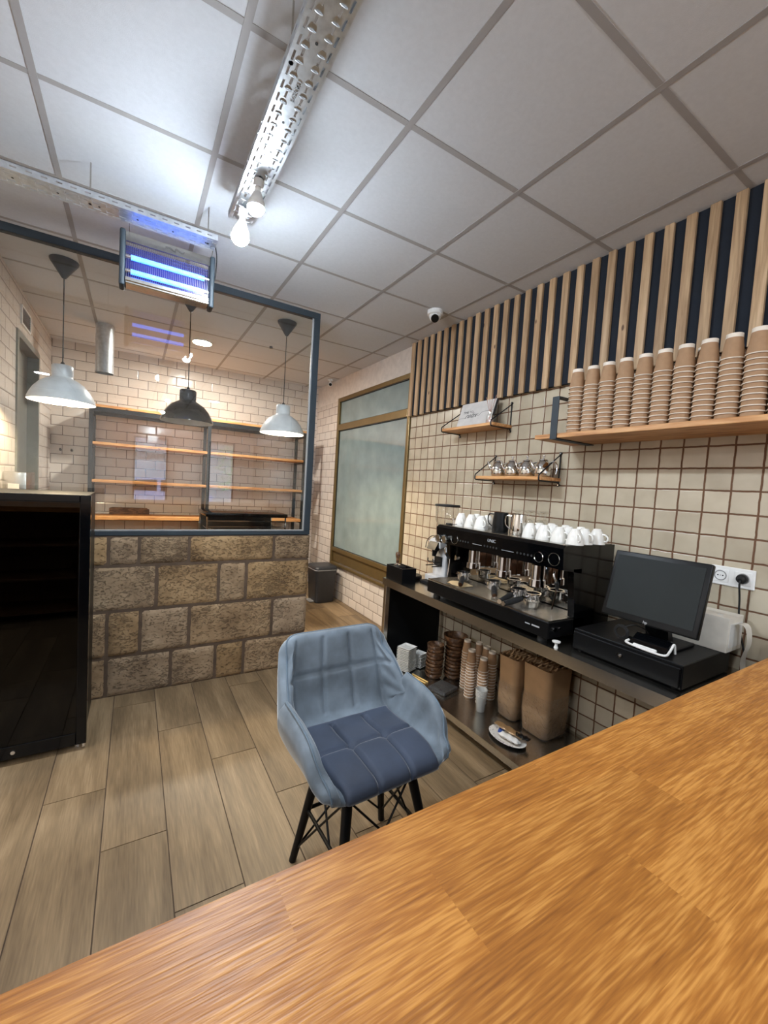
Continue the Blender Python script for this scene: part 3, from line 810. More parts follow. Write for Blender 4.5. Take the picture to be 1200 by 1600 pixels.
pendant(1.10, 3.605, 1.880, 'white_paint', 'white dome pendant lamp, lit, nearest the right post of the glass', 'warm')

# ------------------------------------------------------------------ ceiling fittings
def down(x, y, label, mat='neutral'):
    t = thing('recessed_downlight', (x, y, H), label, 'ceiling light')
    mb = MB(); mb.lathe([(.100, H), (.100, H - .006), (.088, H - .009), (.086, H - .004)], (x, y, 0), 32); mb.build('trim_ring', 'white_plastic', t)
    mb = MB(); mb.lathe([(.086, H - .001), (.086, H - .005), (0, H - .006)], (x, y, 0), 32); mb.build('diffuser', mat, t)
down(.564, 4.72, 'round lit ceiling downlight behind the glass screen')
for x, y, nm in ((-2.5, 2.2, 'farthest'), (-2.5, 1.0, 'middle'), (-2.5, -.2, 'nearest')): down(x, y, 'unseen round fill light added on the left side of the bar room, ' + nm, 'fill')  # added out of view to brighten the room and the undershelf
for x, y, nm in ((1.2, -1.9, 'customer side near the tiles'), (-1.2, -1.7, 'left of the customer side')): down(x, y, 'unseen round fill light added over the ' + nm, 'fill')  # added behind the camera as fill for bar, floor and walls
dome = thing('dome_camera', (1.95, 2.60, H), 'white dome security camera on the ceiling by the slats', 'security camera')
cx_, cy_ = 1.945, 2.615
mb = MB(); mb.lathe([(.060, H), (.060, H - .03), (.052, H - .036), (0, H - .036)], (cx_, cy_, 0), 28); mb.build('base', 'white_plastic', dome)
mb = MB(); mb.lathe([(.046, 0)] + [(.047 * math.cos(a), -.047 * math.sin(a)) for a in [PI / 2 * k / 8 for k in range(0, 8)]] + [(0, -.047)], (cx_, cy_, H - .036), 24); mb.build('eyeball', 'white_plastic', dome)
dv = Vector((-cx_, -cy_, CAMZ - H + .06)).normalized(); pc = Vector((cx_, cy_, H - .055))
mb = MB(); mb.cyl(pc + dv * .030, pc + dv * .0505, .031, .029, 24); mb.build('lens', 'gloss_black', dome)
sc_ = thing('bullet_camera', (2.19, 5.1, 2.82), 'small white security camera in the far ceiling corner', 'security camera')
mb = MB(); mb.cyl((2.17, 5.12, H), (2.17, 5.12, H - .02), .035); mb.cyl((2.17, 5.12, H - .02), (2.17, 5.12, H - .05), .012); mb.build('mount', 'white_plastic', sc_)
mb = MB(); mb.cyl((2.19, 5.15, H - .055), (2.15, 5.06, H - .08), .026); mb.build('housing', 'white_plastic', sc_)
mb = MB(); mb.cyl((2.15, 5.06, H - .08), (2.1485, 5.057, H - .0808), .019); mb.build('lens', 'gloss_black', sc_)
sd = MB(); sd.lathe([(.016, H), (.016, H - .018), (0, H - .02)], (1.17, 4.35, 0), 14)
tag(sd.build('ceiling_sensor', 'anthracite', None, (1.17, 4.35, H)), 'tiny dark sensor on the ceiling behind the glass, left of the right pendant', 'sensor')
mb = MB(); x, y = -.27, 4.85
mb.lathe([(.075, H), (.075, H - .45), (.0735, H - .45), (.0735, H - .01)], (x, y, 0), 32); mb.lathe([(.077, H - .01), (.078, H - .03), (.077, H - .05), (.0755, H - .05)], (x, y, 0), 32)
tag(mb.build('ventilation_duct', 'galv', None, (x, y, H)), 'short round galvanised duct sticking down from the back ceiling', 'duct')
# vent grille
vg = thing('vent_grille', (XL, 4.48, 2.6), 'small grey vent grille high on the left tiled wall above the door', 'vent')
mb = MB()
for a in ((4.33, 4.35, 2.57, 2.72), (4.63, 4.65, 2.57, 2.72), (4.351, 4.629, 2.57, 2.585), (4.351, 4.629, 2.705, 2.72)): mb.box(XL, XL + .012, *a)
mb.build('frame', 'white_plastic', vg)
mb = MB()
for i in range(7): mb.obox((XL + .006, 4.49, 2.595 + .0165 * i), ((0, 1, 0), (1, 0, .8), (-.8, 0, 1)), (.139, .006, .001))
mb.box(XL, XL + .001, 4.351, 4.629, 2.586, 2.704)
mb.build('louvre', 'anthracite', vg)
pt = thing('wall_dispenser', (XL, 3.95, 1.1), 'grey metal dispenser box on the left wall above the fridge', 'dispenser')
mb = MB(); mb.box(XL, XL + .13, 3.85, 4.15, 1.12, 1.415, .008, 2); mb.build('housing', 'steel', pt)
mb = MB(); mb.box(XL + .02, XL + .10, 3.847, 3.85, 1.2, 1.23); mb.box(XL + .03, XL + .09, 3.847, 3.85, 1.27, 1.33); mb.build('label_sticker', 'white_card', pt)
for i, x in enumerate((-.70, -.60)):
    mb = MB(); mb.cyl((x, YB, 1.66), (x, YB - .025, 1.66), .012, n=12); mb.cyl((x, YB - .025, 1.66), (x, YB - .035, 1.675), .009, n=10)
    tag(mb.build('wall_hook', 'black', None, (x, YB, 1.66)), ('left' if i == 0 else 'right') + ' of two small black hooks on the back tiled wall', 'hook', 'wall hooks in the back corner')

# ------------------------------------------------------------------ back room rack
RX0, RXm, RX1, RY0, RY1 = -.42, .735, 1.965, 5.32, 5.70
rk = thing('shelving_rack', (.75, 5.5, 0), 'tall black steel rack with honey pine shelves against the back tiled wall', 'shelving')
mb = MB(); ps = .035
for x in (RX0, RXm, RX1 - ps):
    for y in (RY0, RY1 - ps): mb.box(x, x + ps, y, y + ps, 0, 2.125)
for z in (2.085, 1.735, 1.335, .935, .2):
    for x in (RX0, RXm, RX1 - ps): mb.box(x + .003, x + ps - .003, RY0 + ps, RY1 - ps, z - .02, z)
mb.box(RX0 + ps, RXm, RY0, RY0 + ps, 2.08, 2.125); mb.box(RXm + ps, RX1 - ps, RY0, RY0 + ps, 2.08, 2.125)
mb.box(RX0 + ps, RXm, RY1 - ps, RY1, 2.08, 2.125); mb.box(RXm + ps, RX1 - ps, RY1 - ps, RY1, 2.08, 2.125)
mb.build('frame', 'black', rk, smooth=False)
for k, z in enumerate((2.126, 1.7355, 1.3355, .9355, .2005)):
    mb = MB(); mb.cur = k + 3.3
    if k == 0: mb.box(RX0, RX1, RY0 - .005, RY1, z, z + .028, .002)
    else:
        mb.box(RX0 + .005, RXm + .017, RY0 + ps + .001, RY1 - ps - .001, z, z + .028, .002) if False else None
        th = .028 if k < 3 else .035
        mb.box(RX0 + ps + .001, RXm - .001, RY0 - .01, RY1 - ps - .002, z, z + th, .002)
        mb.box(RXm + ps + .001, RX1 - ps - .001, RY0 - .01, RY1 - ps - .002, z, z + th, .002)
    mb.build('shelf', 'rackwood', rk, smooth=False)
mb = MB(); pts = []
for a, b in ((-.30, 0), (.12, 0)): pass
mb.prism([(-.24, 5.64, .971), (.16, 5.64, .971), (.16, 5.64, 1.03), (.13, 5.64, 1.047), (-.21, 5.64, 1.052), (-.24, 5.64, 1.04)], (0, .022, 0))
tag(mb.build('chopping_board', 'bowlwood', None, (-.04, 5.64, .971)), 'brown wooden board leaning on the lowest visible rack shelf', 'board')

# refrigerated display case just behind the partition
cs = thing('display_case', (.98, 4.2, 0), 'low glass display case with black top edge behind the stone wall', 'display case')
cx0, cx1, cy0, cy1 = .595, 1.37, 4.2, 4.75
mb = MB(); mb.box(cx0, cx1, cy0 + .03, cy1, 0, .80, .004); mb.build('cabinet', 'steel', cs)
mb = MB(); mb.box(cx0 - .01, cx1 + .01, cy0 - .01, cy1, 1.085, 1.122, .006, 2); mb.build('top_canopy', 'gloss_black', cs)
mb = MB()
for a, b in ((cx0, cx0 + .012), (cx1 - .012, cx1)):
    mb.box(a, b, cy0 + .005, cy0 + .02, .801, 1.084); mb.box(a, b, cy1 - .02, cy1 - .001, .801, 1.084)
mb.box(cx0 + .013, cx1 - .013, cy0 + .004, cy0 + .012, 1.04, 1.05); mb.box(cx0 + .013, cx1 - .013, cy0 + .004, cy0 + .02, .985, .992)
mb.build('chrome_trim', 'chrome', cs)
mb = MB(); mb.box(cx0 + .013, cx1 - .013, cy0 + .006, cy0 + .010, .802, 1.038); mb.build('glass_front', 'glass', cs)
mb = MB(); mb.box(cx0 + .013, cx1 - .013, cy1 - .03, cy1 - .021, .802, 1.084); mb.build('rear_door', 'anthracite', cs)
mb = MB()
for i in range(46): mb.box(cx0 + .02 + i * .0165, cx0 + .026 + i * .0165, cy0 + .03, cy1 - .04, .955, .962)
mb.build('wire_shelf', 'chrome', cs, smooth=False)

# pedal bin
bn = thing('pedal_bin', (2.03, 4.72, 0), 'dark grey square pedal bin with a flat lid beside the window', 'bin')
bx0, bx1, by0, by1 = 1.90, 2.19, 4.60, 4.92
def rrect(x0, x1, y0, y1, r, n=5):
    o = []
    for cx, cy, a0 in ((x1 - r, y0 + r, -90), (x1 - r, y1 - r, 0), (x0 + r, y1 - r, 90), (x0 + r, y0 + r, 180)):
        for k in range(n + 1):
            a = math.radians(a0 + 90 * k / n); o.append((cx + r * math.cos(a), cy + r * math.sin(a)))
    return o
def loft(mb, rings, caps=True):
    R = [[mb.bm.verts.new(p) for p in r] for r in rings]
    n = len(R[0])
    for a, b in zip(R, R[1:]):
        for i in range(n): mb.f([a[i], a[(i + 1) % n], b[(i + 1) % n], b[i]])
    if caps: mb.f(R[0][::-1]); mb.f(R[-1])
mb = MB(); loft(mb, [[(x, y, z) for x, y in rrect(bx0 + i, bx1 - i, by0 + i, by1 - i, .04)] for z, i in ((.0, .03), (.012, .022), (.40, .002), (.405, .0))]); mb.build('body', 'anthracite', bn)
mb = MB(); loft(mb, [[(x, y, z) for x, y in rrect(bx0 - i, bx1 + i, by0 - i, by1 + i, .042)] for z, i in ((.4055, .004), (.412, .005), (.414, .003))]); mb.build('rim', 'greyline', bn)
mb = MB(); loft(mb, [[(x, y, z) for x, y in rrect(bx0 - i, bx1 + i, by0 - i, by1 + i, .045)] for z, i in ((.4145, .002), (.43, .004), (.448, -.004), (.456, -.02), (.459, -.06))]); mb.build('lid', 'anthracite', bn)
mb = MB(); mb.box(bx0 - .035, bx0 + .03, by0 + .08, by0 + .22, .006, .02, .004); mb.build('pedal', 'greyline', bn)

# ------------------------------------------------------------------ glass door fridge at the left
fr_ = thing('glass_door_fridge', (-.53, 2.8, 0), 'black undercounter fridge with a dark glass door at the left edge', 'fridge')
fx0, fx1, fy0, fy1, fz = -.86, -.185, 2.54, 3.04, 1.33
mb = MB()
mb.box(fx0, fx0 + .03, fy0 + .05, fy1, .02, fz - .02); mb.box(fx1 - .045, fx1 - .015, fy0 + .05, fy1, .02, fz - .02)
mb.box(fx0 + .03, fx1 - .045, fy1 - .03, fy1, .02, fz - .02); mb.box(fx0 + .03, fx1 - .045, fy0 + .05, fy1 - .03, .02, .10); mb.box(fx0, fx1 - .015, fy0 + .05, fy1, fz - .02, fz - .001)
mb.build('cabinet', 'satin_black', fr_, smooth=False)
for z in (.38, .66, .93, 1.15):
    mb = MB()
    for i in range(14): mb.cyl((fx0 + .045 + i * .04, fy0 + .09, z), (fx0 + .045 + i * .04, fy1 - .04, z), .0015, n=5)
    mb.cyl((fx0 + .032, fy0 + .09, z - .003), (fx1 - .047, fy0 + .09, z - .003), .0025, n=6)
    mb.build('wire_shelf', 'steel', fr_)
mb = MB(); t = .045
mb.box(fx0, fx0 + t, fy0, fy0 + .045, .035, fz, .003); mb.box(fx1 - t, fx1, fy0, fy0 + .045, .035, fz, .003)
mb.box(fx0 + t, fx1 - t, fy0, fy0 + .045, .035, .10, .003); mb.box(fx0 + t, fx1 - t, fy0, fy0 + .045, fz - .035, fz, .003)
dd = mb.build('door', 'gloss_black', fr_)
mb = MB(); mb.box(fx0 + t + .0005, fx1 - t - .0005, fy0 + .006, fy0 + .014, .1005, fz - .0355); mb.build('glass', 'fridgeglass', dd)
mb = MB(); mb.cyl((-.475, fy0 - .004, .068), (-.475, fy0, .068), .009, n=16); mb.build('lock', 'chrome', dd)
mb = MB()
for x in (fx0 + .04, fx1 - .04):
    for y in (fy0 + .06, fy1 - .05): mb.cyl((x, y, 0), (x, y, .02), .018, n=14)
mb.cyl((fx1 - .012, fy0 + .02, .012), (fx1 - .012, fy0 + .02, .035), .008, n=10)
mb.build('foot', 'chrome', fr_)

# ------------------------------------------------------------------ steel worktable
TZ, SZ = .771, .091
TX, TY0, TY1 = 1.662, .40, 2.68
st = thing('steel_worktable', (1.95, 1.5, 0), 'stainless steel worktable with a low undershelf along the cream tiles', 'table')
mb = MB(); mb.box(TX, D - .002, TY0, TY1, TZ - .002, TZ); mb.box(TX, TX + .002, TY0, TY1, TZ - .055, TZ - .0021); mb.box(TX + .0021, TX + .022, TY0, TY1, TZ - .055, TZ - .053)
mb.box(TX + .0021, D - .002, TY1 - .002, TY1, TZ - .055, TZ - .0021); mb.box(TX + .0021, D - .002, TY0, TY0 + .002, TZ - .055, TZ - .0021)
mb.build('tabletop', 'steel', st, smooth=False)
mb = MB(); mb.box(TX + .042, D - .002, TY0 + .03, TY1 - .03, SZ - .002, SZ); mb.box(TX + .042, TX + .044, TY0 + .03, TY1 - .03, SZ - .04, SZ - .0021); mb.build('undershelf', 'steel', st, smooth=False)
for x in (TX + .005, D - .045):
    for y in (TY0 + .01, TY1 - .05):
        mb = MB(); mb.box(x, x + .036, y, y + .036, .012, TZ - .056, .002); mb.mi = 1; mb.cyl((x + .018, y + .018, 0), (x + .018, y + .018, .0118), .012, n=12)
        mb.build('leg', ['steel', 'rubber'], st)
mb = MB(); mb.box(TX + .042, D - .046, TY1 - .028, TY1 - .02, SZ + .001, TZ - .056); mb.build('end_panel', 'satin_black', st, smooth=False)

# --- espresso machine
em = thing('espresso_machine', (1.95, 1.68, TZ), 'black three group espresso machine with chrome portafilters on the steel table', 'coffee machine')
ey0, ey1 = 1.205, 2.165
mb = MB()
mb.prism([(1.762, ey0, 1.24), (1.742, ey0, 1.225), (1.752, ey0, 1.122), (1.90, ey0, 1.10), (2.17, ey0, 1.10), (2.17, ey0, 1.24)], (0, ey1 - ey0, 0))
body = mb.build('upper_body', 'gloss_black', em, ang=25)
mb = MB(); mb.box(1.765, 2.165, ey0 + .012, ey1 - .012, 1.2402, 1.2425); mb.build('cup_tray', 'steel', em)
mb = MB()
for x in (1.775, 2.155): mb.cyl((x, ey0 + .02, 1.2426), (x, ey0 + .02, 1.245), .006, n=8)
rail = lambda y: mb.tube(bez([(1.86, y, 1.2427), (1.86, y, 1.272), (1.872, y, 1.283), (2.13, y, 1.283), (2.142, y, 1.272), (2.142, y, 1.2427)], 4), .0042, 8)
rail(ey0 + .03); rail(ey1 - .03)
mb.build('cup_rail', 'chrome', em)
for s, (a, b) in enumerate(((ey0, ey0 + .035), (ey1 - .035, ey1))):
    mb = MB(); mb.prism([(1.90, a, 1.1235), (1.835, a, 1.1235), (1.868, a, .90), (1.872, a, .795), (2.17, a, .795), (2.17, a, 1.0995), (1.90, a, 1.0995)], (0, b - a, 0)); mb.build('side_panel', 'gloss_black', em, ang=20)
mb = MB(); mb.box(1.955, 1.965, ey0 + .036, ey1 - .036, .886, 1.099); mb.build('backsplash', 'mirror_steel', em)
mb = MB(); mb.box(1.966, 2.165, ey0 + .036, ey1 - .036, .80, 1.099); mb.build('rear_housing', 'satin_black', em)
mb = MB()
mb.box(1.68, 1.955, ey0 + .0, ey1 - .02, .795, .877, .004); mb.build('drip_base', 'satin_black', em)
mb = MB(); mb.box(1.683, 1.95, ey0 + .004, ey1 - .024, .8775, .8815)
mb.box(1.682, 1.686, ey0 + .004, ey1 - .024, .8816, .8845); mb.build('drip_tray', 'steel', em, smooth=False)
mb = MB()
for i in range(17): mb.box(1.69 + i * .015, 1.697 + i * .015, ey0 + .02, ey1 - .04, .8817, .8835)
mb.build('drip_grate', 'steel', em, smooth=False)
mb = MB()
for y in (ey0 + .06, ey1 - .08):
    for x in (1.72, 2.13): mb.cyl((x, y, TZ), (x, y, .80), .024, .02, n=16)
mb.build('foot', 'rubber', em)
def frontpt(y, z, off=.0):
    t = (1.225 - z) / (1.225 - 1.122); return Vector((1.742 + .010 * t - off, y, z))
ndir = Vector((-1, 0, -.097)).normalized()
for y, r in ((1.330, .025), (1.256, .031)):
    p = frontpt(y, 1.167); mb = MB()
    if r < .03: mb.cyl(p, p + ndir * .022, r, r * .93, 28); k_ = mb.build('knob', 'gloss_black', em); mb = MB(); mb.tube([p + ndir * .021 + Vector((0, math.cos(a), math.sin(a))) * r for a in [2 * PI * i / 28 for i in range(28)]], .0022, 6, closed=True); mb.build('ring', 'chrome', k_)
    else: mb.tube([p + ndir * .002 + Vector((0, math.cos(a), math.sin(a))) * r for a in [2 * PI * i / 32 for i in range(32)]], .0013, 6, closed=True); mb.build('gauge_ring', 'steel', em)
for y in (2.118, 2.056):
    p = frontpt(y, 1.155); mb = MB(); mb.cyl(p, p + ndir * .03, .022, .024, 24); mb.tube([p + ndir * .03 + Vector((0, math.cos(a), math.sin(a))) * .023 for a in [2 * PI * i / 24 for i in range(24)]], .0025, 6, closed=True); mb.build('knob', 'steel', em)
p = frontpt(1.985, 1.165); mb = MB(); mb.tube([p + ndir * .001 + Vector((0, math.cos(a), math.sin(a))) * .031 for a in [2 * PI * i / 32 for i in range(32)]], .0011, 6, closed=True); mb.build('gauge_ring', 'steel', em)
for c in (1.90, 1.67, 1.43):
    mb = MB()
    for k in range(5):
        p = frontpt(c + .05 - k * .023, 1.162); mb.cyl(p, p + ndir * .003, .0055, n=10)
    mb.build('button', 'anthracite', em)
for a, b in ((1.82, 1.745), (1.59, 1.505)):
    mb = MB(); mb.tube([frontpt(a, 1.160, .001), frontpt(b, 1.160, .001)], .0014, 5); mb.build('light_line', 'lightink', em)
textobj('UNIC', .026, basis(frontpt(1.665, 1.198, .0012), (0, -1, 0), (.097, 0, 1)), 'lightink', em, 'emblem')
mb = MB(); mb.box(1.6788, 1.6798, 1.255, 1.30, .835, .842); mb.box(1.6788, 1.6798, 1.31, 1.34, .835, .840); mb.build('lettering_strip', 'lightink', em)
for y, yaw_ in ((1.93, .35), (1.68, .15), (1.44, -.1)):
    mb = MB(); mb.cyl((1.875, y, 1.099), (1.875, y, 1.02), .036, .036, 24); mb.cyl((1.875, y, 1.0199), (1.875, y, .985), .043, .045, 24); mb.box(1.90, 1.954, y - .03, y + .03, .99, 1.095, .006); mb.build('group_head', 'chrome', em)
# loose portafilters lying on the drip tray
pf = thing('portafilter', (1.83, 2.0, .884), 'chrome portafilter with black handle lying on the drip tray, farthest from the till', 'portafilter', 'portafilters on the drip tray')
def pf_parts(t):
    o = Vector(t['_o'])
    mb = MB(); mb.lathe([(0, .004), (.024, .004), (.030, .010), (.033, .018), (.034, .046), (.037, .047), (.037, .052), (.031, .052), (.030, .016), (0, .014)], o, 24)
    for s in (-1, 1): mb.box(o.x - .006, o.x + .006, o.y + s * .036 - .004, o.y + s * .036 + .004, o.z + .035, o.z + .044)
    mb.build('basket', 'chrome', t)
    mb = MB(); mb.tube(bez([o + Vector((-.033, 0, .033)), o + Vector((-.055, 0, .034)), o + Vector((-.07, 0, .031))], 5), .008, 10); mb.build('neck', 'chrome', t)
    mb = MB(); mb.tube(bez([o + Vector((-.068, 0, .031)), o + Vector((-.10, 0, .026)), o + Vector((-.15, 0, .018)), o + Vector((-.175, 0, .016))], 6), [.011] * 3 + [.0135] * 10 + [.012] * 5 + [.010], 12); mb.build('handle', 'rubber', t)
    mb = MB(); mb.cyl(o + Vector((-.174, 0, .016)), o + Vector((-.178, 0, .016)), .0105, n=14); mb.build('end_cap', 'chrome', t)
pf_parts(pf)
pf.location = (1.862, 2.0, .884); pf.rotation_euler = (0, 0, .75); pf.scale = (1.2, 1.2, 1.2)
for i, (x, y, rz, lb) in enumerate(((1.865, 1.74, .8, 'chrome portafilter with black handle on the drip tray, second from the grinder'),
                                    (1.86, 1.545, .25, 'chrome portafilter with black handle on the drip tray, third from the grinder'),
                                    (1.855, 1.445, -.05, 'chrome portafilter with black handle on the drip tray, nearest the till'))):
    copy_tree(pf, None, None, (x, y, .884), rz, lb)
# steam wands
for y, s in ((1.285, -1), (2.12, 1)):
    mb = MB(); mb.tube(bez([(1.80, y, 1.10), (1.792, y + s * .004, 1.075), (1.806, y + s * .01, 1.045), (1.83, y, 1.02), (1.832, y - s * .005, .99), (1.818, y - s * .01, .90)], 6), .0048, 8); wd = mb.build('steam_wand', 'chrome', em)
    mb = MB(); mb.tube(bez([(1.806, y + s * .01, 1.047), (1.822, y + s * .006, 1.03), (1.831, y, 1.01)], 4), .0095, 10); mb.build('grip', 'rubber', wd)
mb = MB(); mb.cyl((1.90, 1.255, .965), (1.868, 1.255, .965), .026, .028, 20); mb.cyl((1.8679, 1.255, .965), (1.86, 1.255, .965), .018, n=16); mb.build('hot_water_valve', 'chrome', em)
mb = MB(); mb.cyl((1.90, 2.105, 1.02), (1.87, 2.105, 1.02), .014, .016, 14); mb.build('hot_water_valve', 'chrome', em)
mb = MB(); mb.cyl((1.72, 1.2045, .84), (1.72, 1.197, .84), .012, n=14); mb.cyl((1.76, 1.2045, .84), (1.76, 1.199, .84), .007, n=12); mb.build('switch', 'chrome', em)
# small folded cloth and spout pieces on tray
mb = MB()
mb.grid(lambda u, v: (1.72 + .10 * v + .008 * math.sin(u * 9), 1.86 + .14 * u, .8845 + .006 + .006 * math.sin(u * 7 + v * 5) * (0 < u < 1) * (0 < v < 1) - .0055 * (u in (0, 1) or v in (0, 1))), 12, 10)
tag(mb.build('cleaning_cloth', P('tan_cloth', srgb(196, 170, 128), .9, bump=.4), None, (1.77, 1.93, .884)), 'tan cloth spread on the drip tray near the grinder', 'cloth')
mb = MB(); mb.lathe([(0, 0), (.026, 0), (.03, .008), (.031, .03), (.028, .031), (.024, .006), (0, .005)], (1.80, 1.40, .8845), 20)
tag(mb.build('spare_basket', 'steel', None, (1.80, 1.40, .8845)), 'small steel filter basket on the drip tray near the right wand', 'basket')

# ---- things on top of the machine
CT = 1.243
def white_cup(loc, label, group, rz=0, s=1.0, base=[None]):
    if base[0] is None:
        t = thing('coffee_cup', (0, 0, 0), label, 'cup', group)
        mb = MB(); mb.lathe([(.040, 0), (.0395, .004), (.037, .02), (.031, .045), (.022, .064), (.019, .068), (.0185, .073), (.017, .0735), (.016, .069), (0, .068)], (0, 0, 0), 26)
        mb.lathe([(.040, 0), (.0375, .001), (.034, .02), (.028, .043), (0, .062)], (0, 0, 0), 26); mb.build('bowl', 'white_gloss', t)
        mb = MB(); mb.tube(bez([(-.036, 0, .016), (-.052, 0, .02), (-.055, 0, .034), (-.045, 0, .046), (-.029, 0, .05)], 5), .0042, 8); mb.build('handle', 'white_gloss', t)
        base[0] = t; t.location = loc; t.rotation_euler = (0, 0, rz); t.scale = (s, s, s); return t
    c = copy_tree(base[0], None, None, loc, rz, label, group); c.scale = (s, s, s); return c
G1 = 'white cups upside down on the left of the machine top'
G2 = 'white cups upside down on the right of the machine top'
for i, (x, y) in enumerate(((1.87, 2.07), (1.87, 1.975), (1.86, 1.875), (1.97, 2.03), (1.97, 1.93), (1.97, 1.83))):
    row = 'front' if i < 3 else 'rear'
    white_cup((x, y, CT), 'upturned white coffee cup, %s in the %s row beside the black pitcher' % (['farthest', 'middle', 'nearest'][i % 3], row), G1, .9 if i != 2 else 1.2, 1.12)
names = ['first', 'second', 'third', 'fourth', 'fifth']
for r, x in enumerate((1.845, 1.935, 2.025)):
    for k in range(4):
        y = 1.50 - k * .09 - (.0 if r % 2 else .01)
        white_cup((x, y, CT), 'upturned white coffee cup on the machine, %s from the till end, %s row' % (names[3 - k], ['front', 'middle', 'rear'][r]), G2, 1.0 + .3 * ((r + k) % 3), 1.04)
def pitcher(c, r, h, mat, label):
    t = thing('milk_pitcher', c, label, 'pitcher'); c = Vector(c)
    mb = MB(); mb.lathe([(0, 0), (r * .96, 0), (r, .004), (r, h * .35), (r * .93, h * .7), (r * .86, h), (r * .83, h), (r * .9, h * .7), (r * .96, h * .35), (r * .94, .006), (0, .005)], c, 30); mb.build('body', mat, t)
    d = Vector((-.35, .94, 0))
    mb = MB(); mb.tube(bez([c + d * r * .86 + Vector((0, 0, h * .88)), c + d * (r + .028) + Vector((0, 0, h * .86)), c + d * (r + .03) + Vector((0, 0, h * .45)), c + d * r * .99 + Vector((0, 0, h * .22))], 6), .0035, 8); mb.build('handle', mat if mat != 'mirror_steel' else 'chrome', t)
pitcher((1.88, 1.735, CT), .048, .115, 'satin_black', 'black milk frothing pitcher on the coffee machine')
pitcher((1.88, 1.60, CT), .046, .115, 'mirror_steel', 'polished steel milk frothing pitcher on the coffee machine')
gl0 = None
for i, (x, y) in enumerate(((1.99, 1.71), (1.99, 1.625), (1.985, 1.54), (2.08, 1.67), (2.08, 1.58))):
    lb = ['upturned stemmed glass on the machine, behind the black pitcher', 'upturned stemmed glass on the machine, behind the steel pitcher', 'upturned stemmed glass on the machine, nearest the white cups', 'upturned stemmed glass at the wall, behind the two pitchers', 'upturned stemmed glass at the wall, nearer the white cups'][i]
    if gl0 is None:
        t = thing('drinking_glass', (0, 0, 0), lb, 'glass', 'stemmed glasses on the coffee machine')
        mb = MB(); mb.lathe([(.033, 0), (.036, .03), (.033, .06), (.022, .082), (.007, .09), (.007, .108), (.010, .122), (.028, .132), (.032, .135), (.032, .138), (0, .139)], (0, 0, 0), 26)
        mb.build('bowl_and_foot', 'clear', t); gl0 = t; t.location = (x, y, CT)
    else: copy_tree(gl0, None, None, (x, y, CT), 0, lb)
mb = MB(); mb.box(1.775, 1.81, 2.08, 2.115, CT, CT + .012, .003); mb.tube([(1.795, 2.085, CT + .006), (1.80, 2.03, CT + .012)], .0025, 6)
tag(mb.build('probe_thermometer', 'rubber', None, (1.79, 2.1, CT)), 'small black probe lying at the left end of the machine top', 'thermometer')

# ---- grinder
gr = thing('coffee_grinder', (2.03, 2.40, TZ), 'silver coffee grinder with clear hopper left of the machine', 'coffee grinder')
gx, gy = 2.03, 2.41
mb = MB()
mb.box(1.985, 2.15, gy - .075, gy + .075, .775, 1.06, .012, 3)
mb.box(1.915, 1.9845, gy - .075, gy + .075, .775, .832, .008, 2)
mb.prism([(1.935, gy - .068, 1.04), (1.930, gy - .068, 1.085), (1.955, gy - .068, 1.105), (2.13, gy - .068, 1.105), (2.145, gy - .068, 1.0605), (1.99, gy - .068, 1.0605)], (0, .136, 0))
mb.build('body', P('silver_white_paint', srgb(205, 208, 212), .35, .05), gr, ang=40)
mb = MB(); mb.lathe([(.040, 1.108), (.042, 1.16), (.055, 1.19), (.083, 1.245), (.088, 1.35), (.086, 1.35), (.081, 1.246), (.053, 1.19), (.040, 1.16)], (gx, gy, 0), 32); hp = mb.build('hopper', 'clear', gr)
mb = MB(); mb.lathe([(0, 1.3505), (.094, 1.3505), (.096, 1.358), (.092, 1.366), (0, 1.369)], (gx, gy, 0), 32); mb.build('hopper_lid', 'rubber', gr)
mb = MB(); mb.lathe([(.046, 1.109), (.046, 1.122), (.043, 1.124)], (gx, gy, 0), 28); mb.box(gx - .10, gx - .045, gy + .01, gy + .02, 1.112, 1.122); mb.build('collar', 'chrome', gr)
mb = MB(); mb.prism([(1.925, gy - .05, 1.085), (1.895, gy - .05, 1.03), (1.93, gy - .05, 1.02), (1.95, gy - .05, 1.045), (1.95, gy - .05, 1.085)], (0, .10, 0)); mb.tube([(1.94, gy, 1.03), (1.935, gy, 1.0), (1.93, gy, .975)], [.026, .018, .014], 14); mb.build('chute', 'satin_black', gr)
mb = MB()
for dy in (-.03, .03): mb.tube(bez([(1.985, gy + dy, .935), (1.94, gy + dy, .93), (1.905, gy + dy, .935), (1.90, gy + dy, .96)], 5), .004, 8)
mb.box(1.89, 1.985, gy - .04, gy - .034, .90, .906); mb.box(1.89, 1.985, gy + .034, gy + .04, .90, .906); mb.box(1.97, 1.984, gy - .04, gy + .04, .90, .97)
mb.build('fork', 'rubber', gr)
mb = MB(); mb.box(1.86, 1.925, gy - .06, gy + .06, TZ + .0, TZ + .02, .004); mb.build('grounds_tray', 'rubber', gr)
mb = MB(); mb.cyl((2.0, gy - .0775, 1.06), (2.0, gy - .08, 1.06), .009, n=14); mb.cyl((2.0, gy - .0775, 1.03), (2.0, gy - .08, 1.03), .007, n=14); mb.build('screw', 'chrome', gr)
mb = MB(); mb.tube(bez([(2.13, gy + .06, 1.09), (2.0, gy + .09, 1.12), (1.93, gy + .085, 1.09), (1.905, gy + .075, 1.03)], 8), .003, 6); mb.build('cord', 'rubber', gr)
mb = MB(); mb.lathe([(0, 0), (.072, 0), (.078, .008), (.078, .028), (.07, .034), (0, .034)], (1.86, 2.575, TZ), 28)
tag(mb.build('tamping_mat', 'satin_black', None, (1.86, 2.575, TZ)), 'round black tamping base between the grinder and the table end', 'tamping mat')
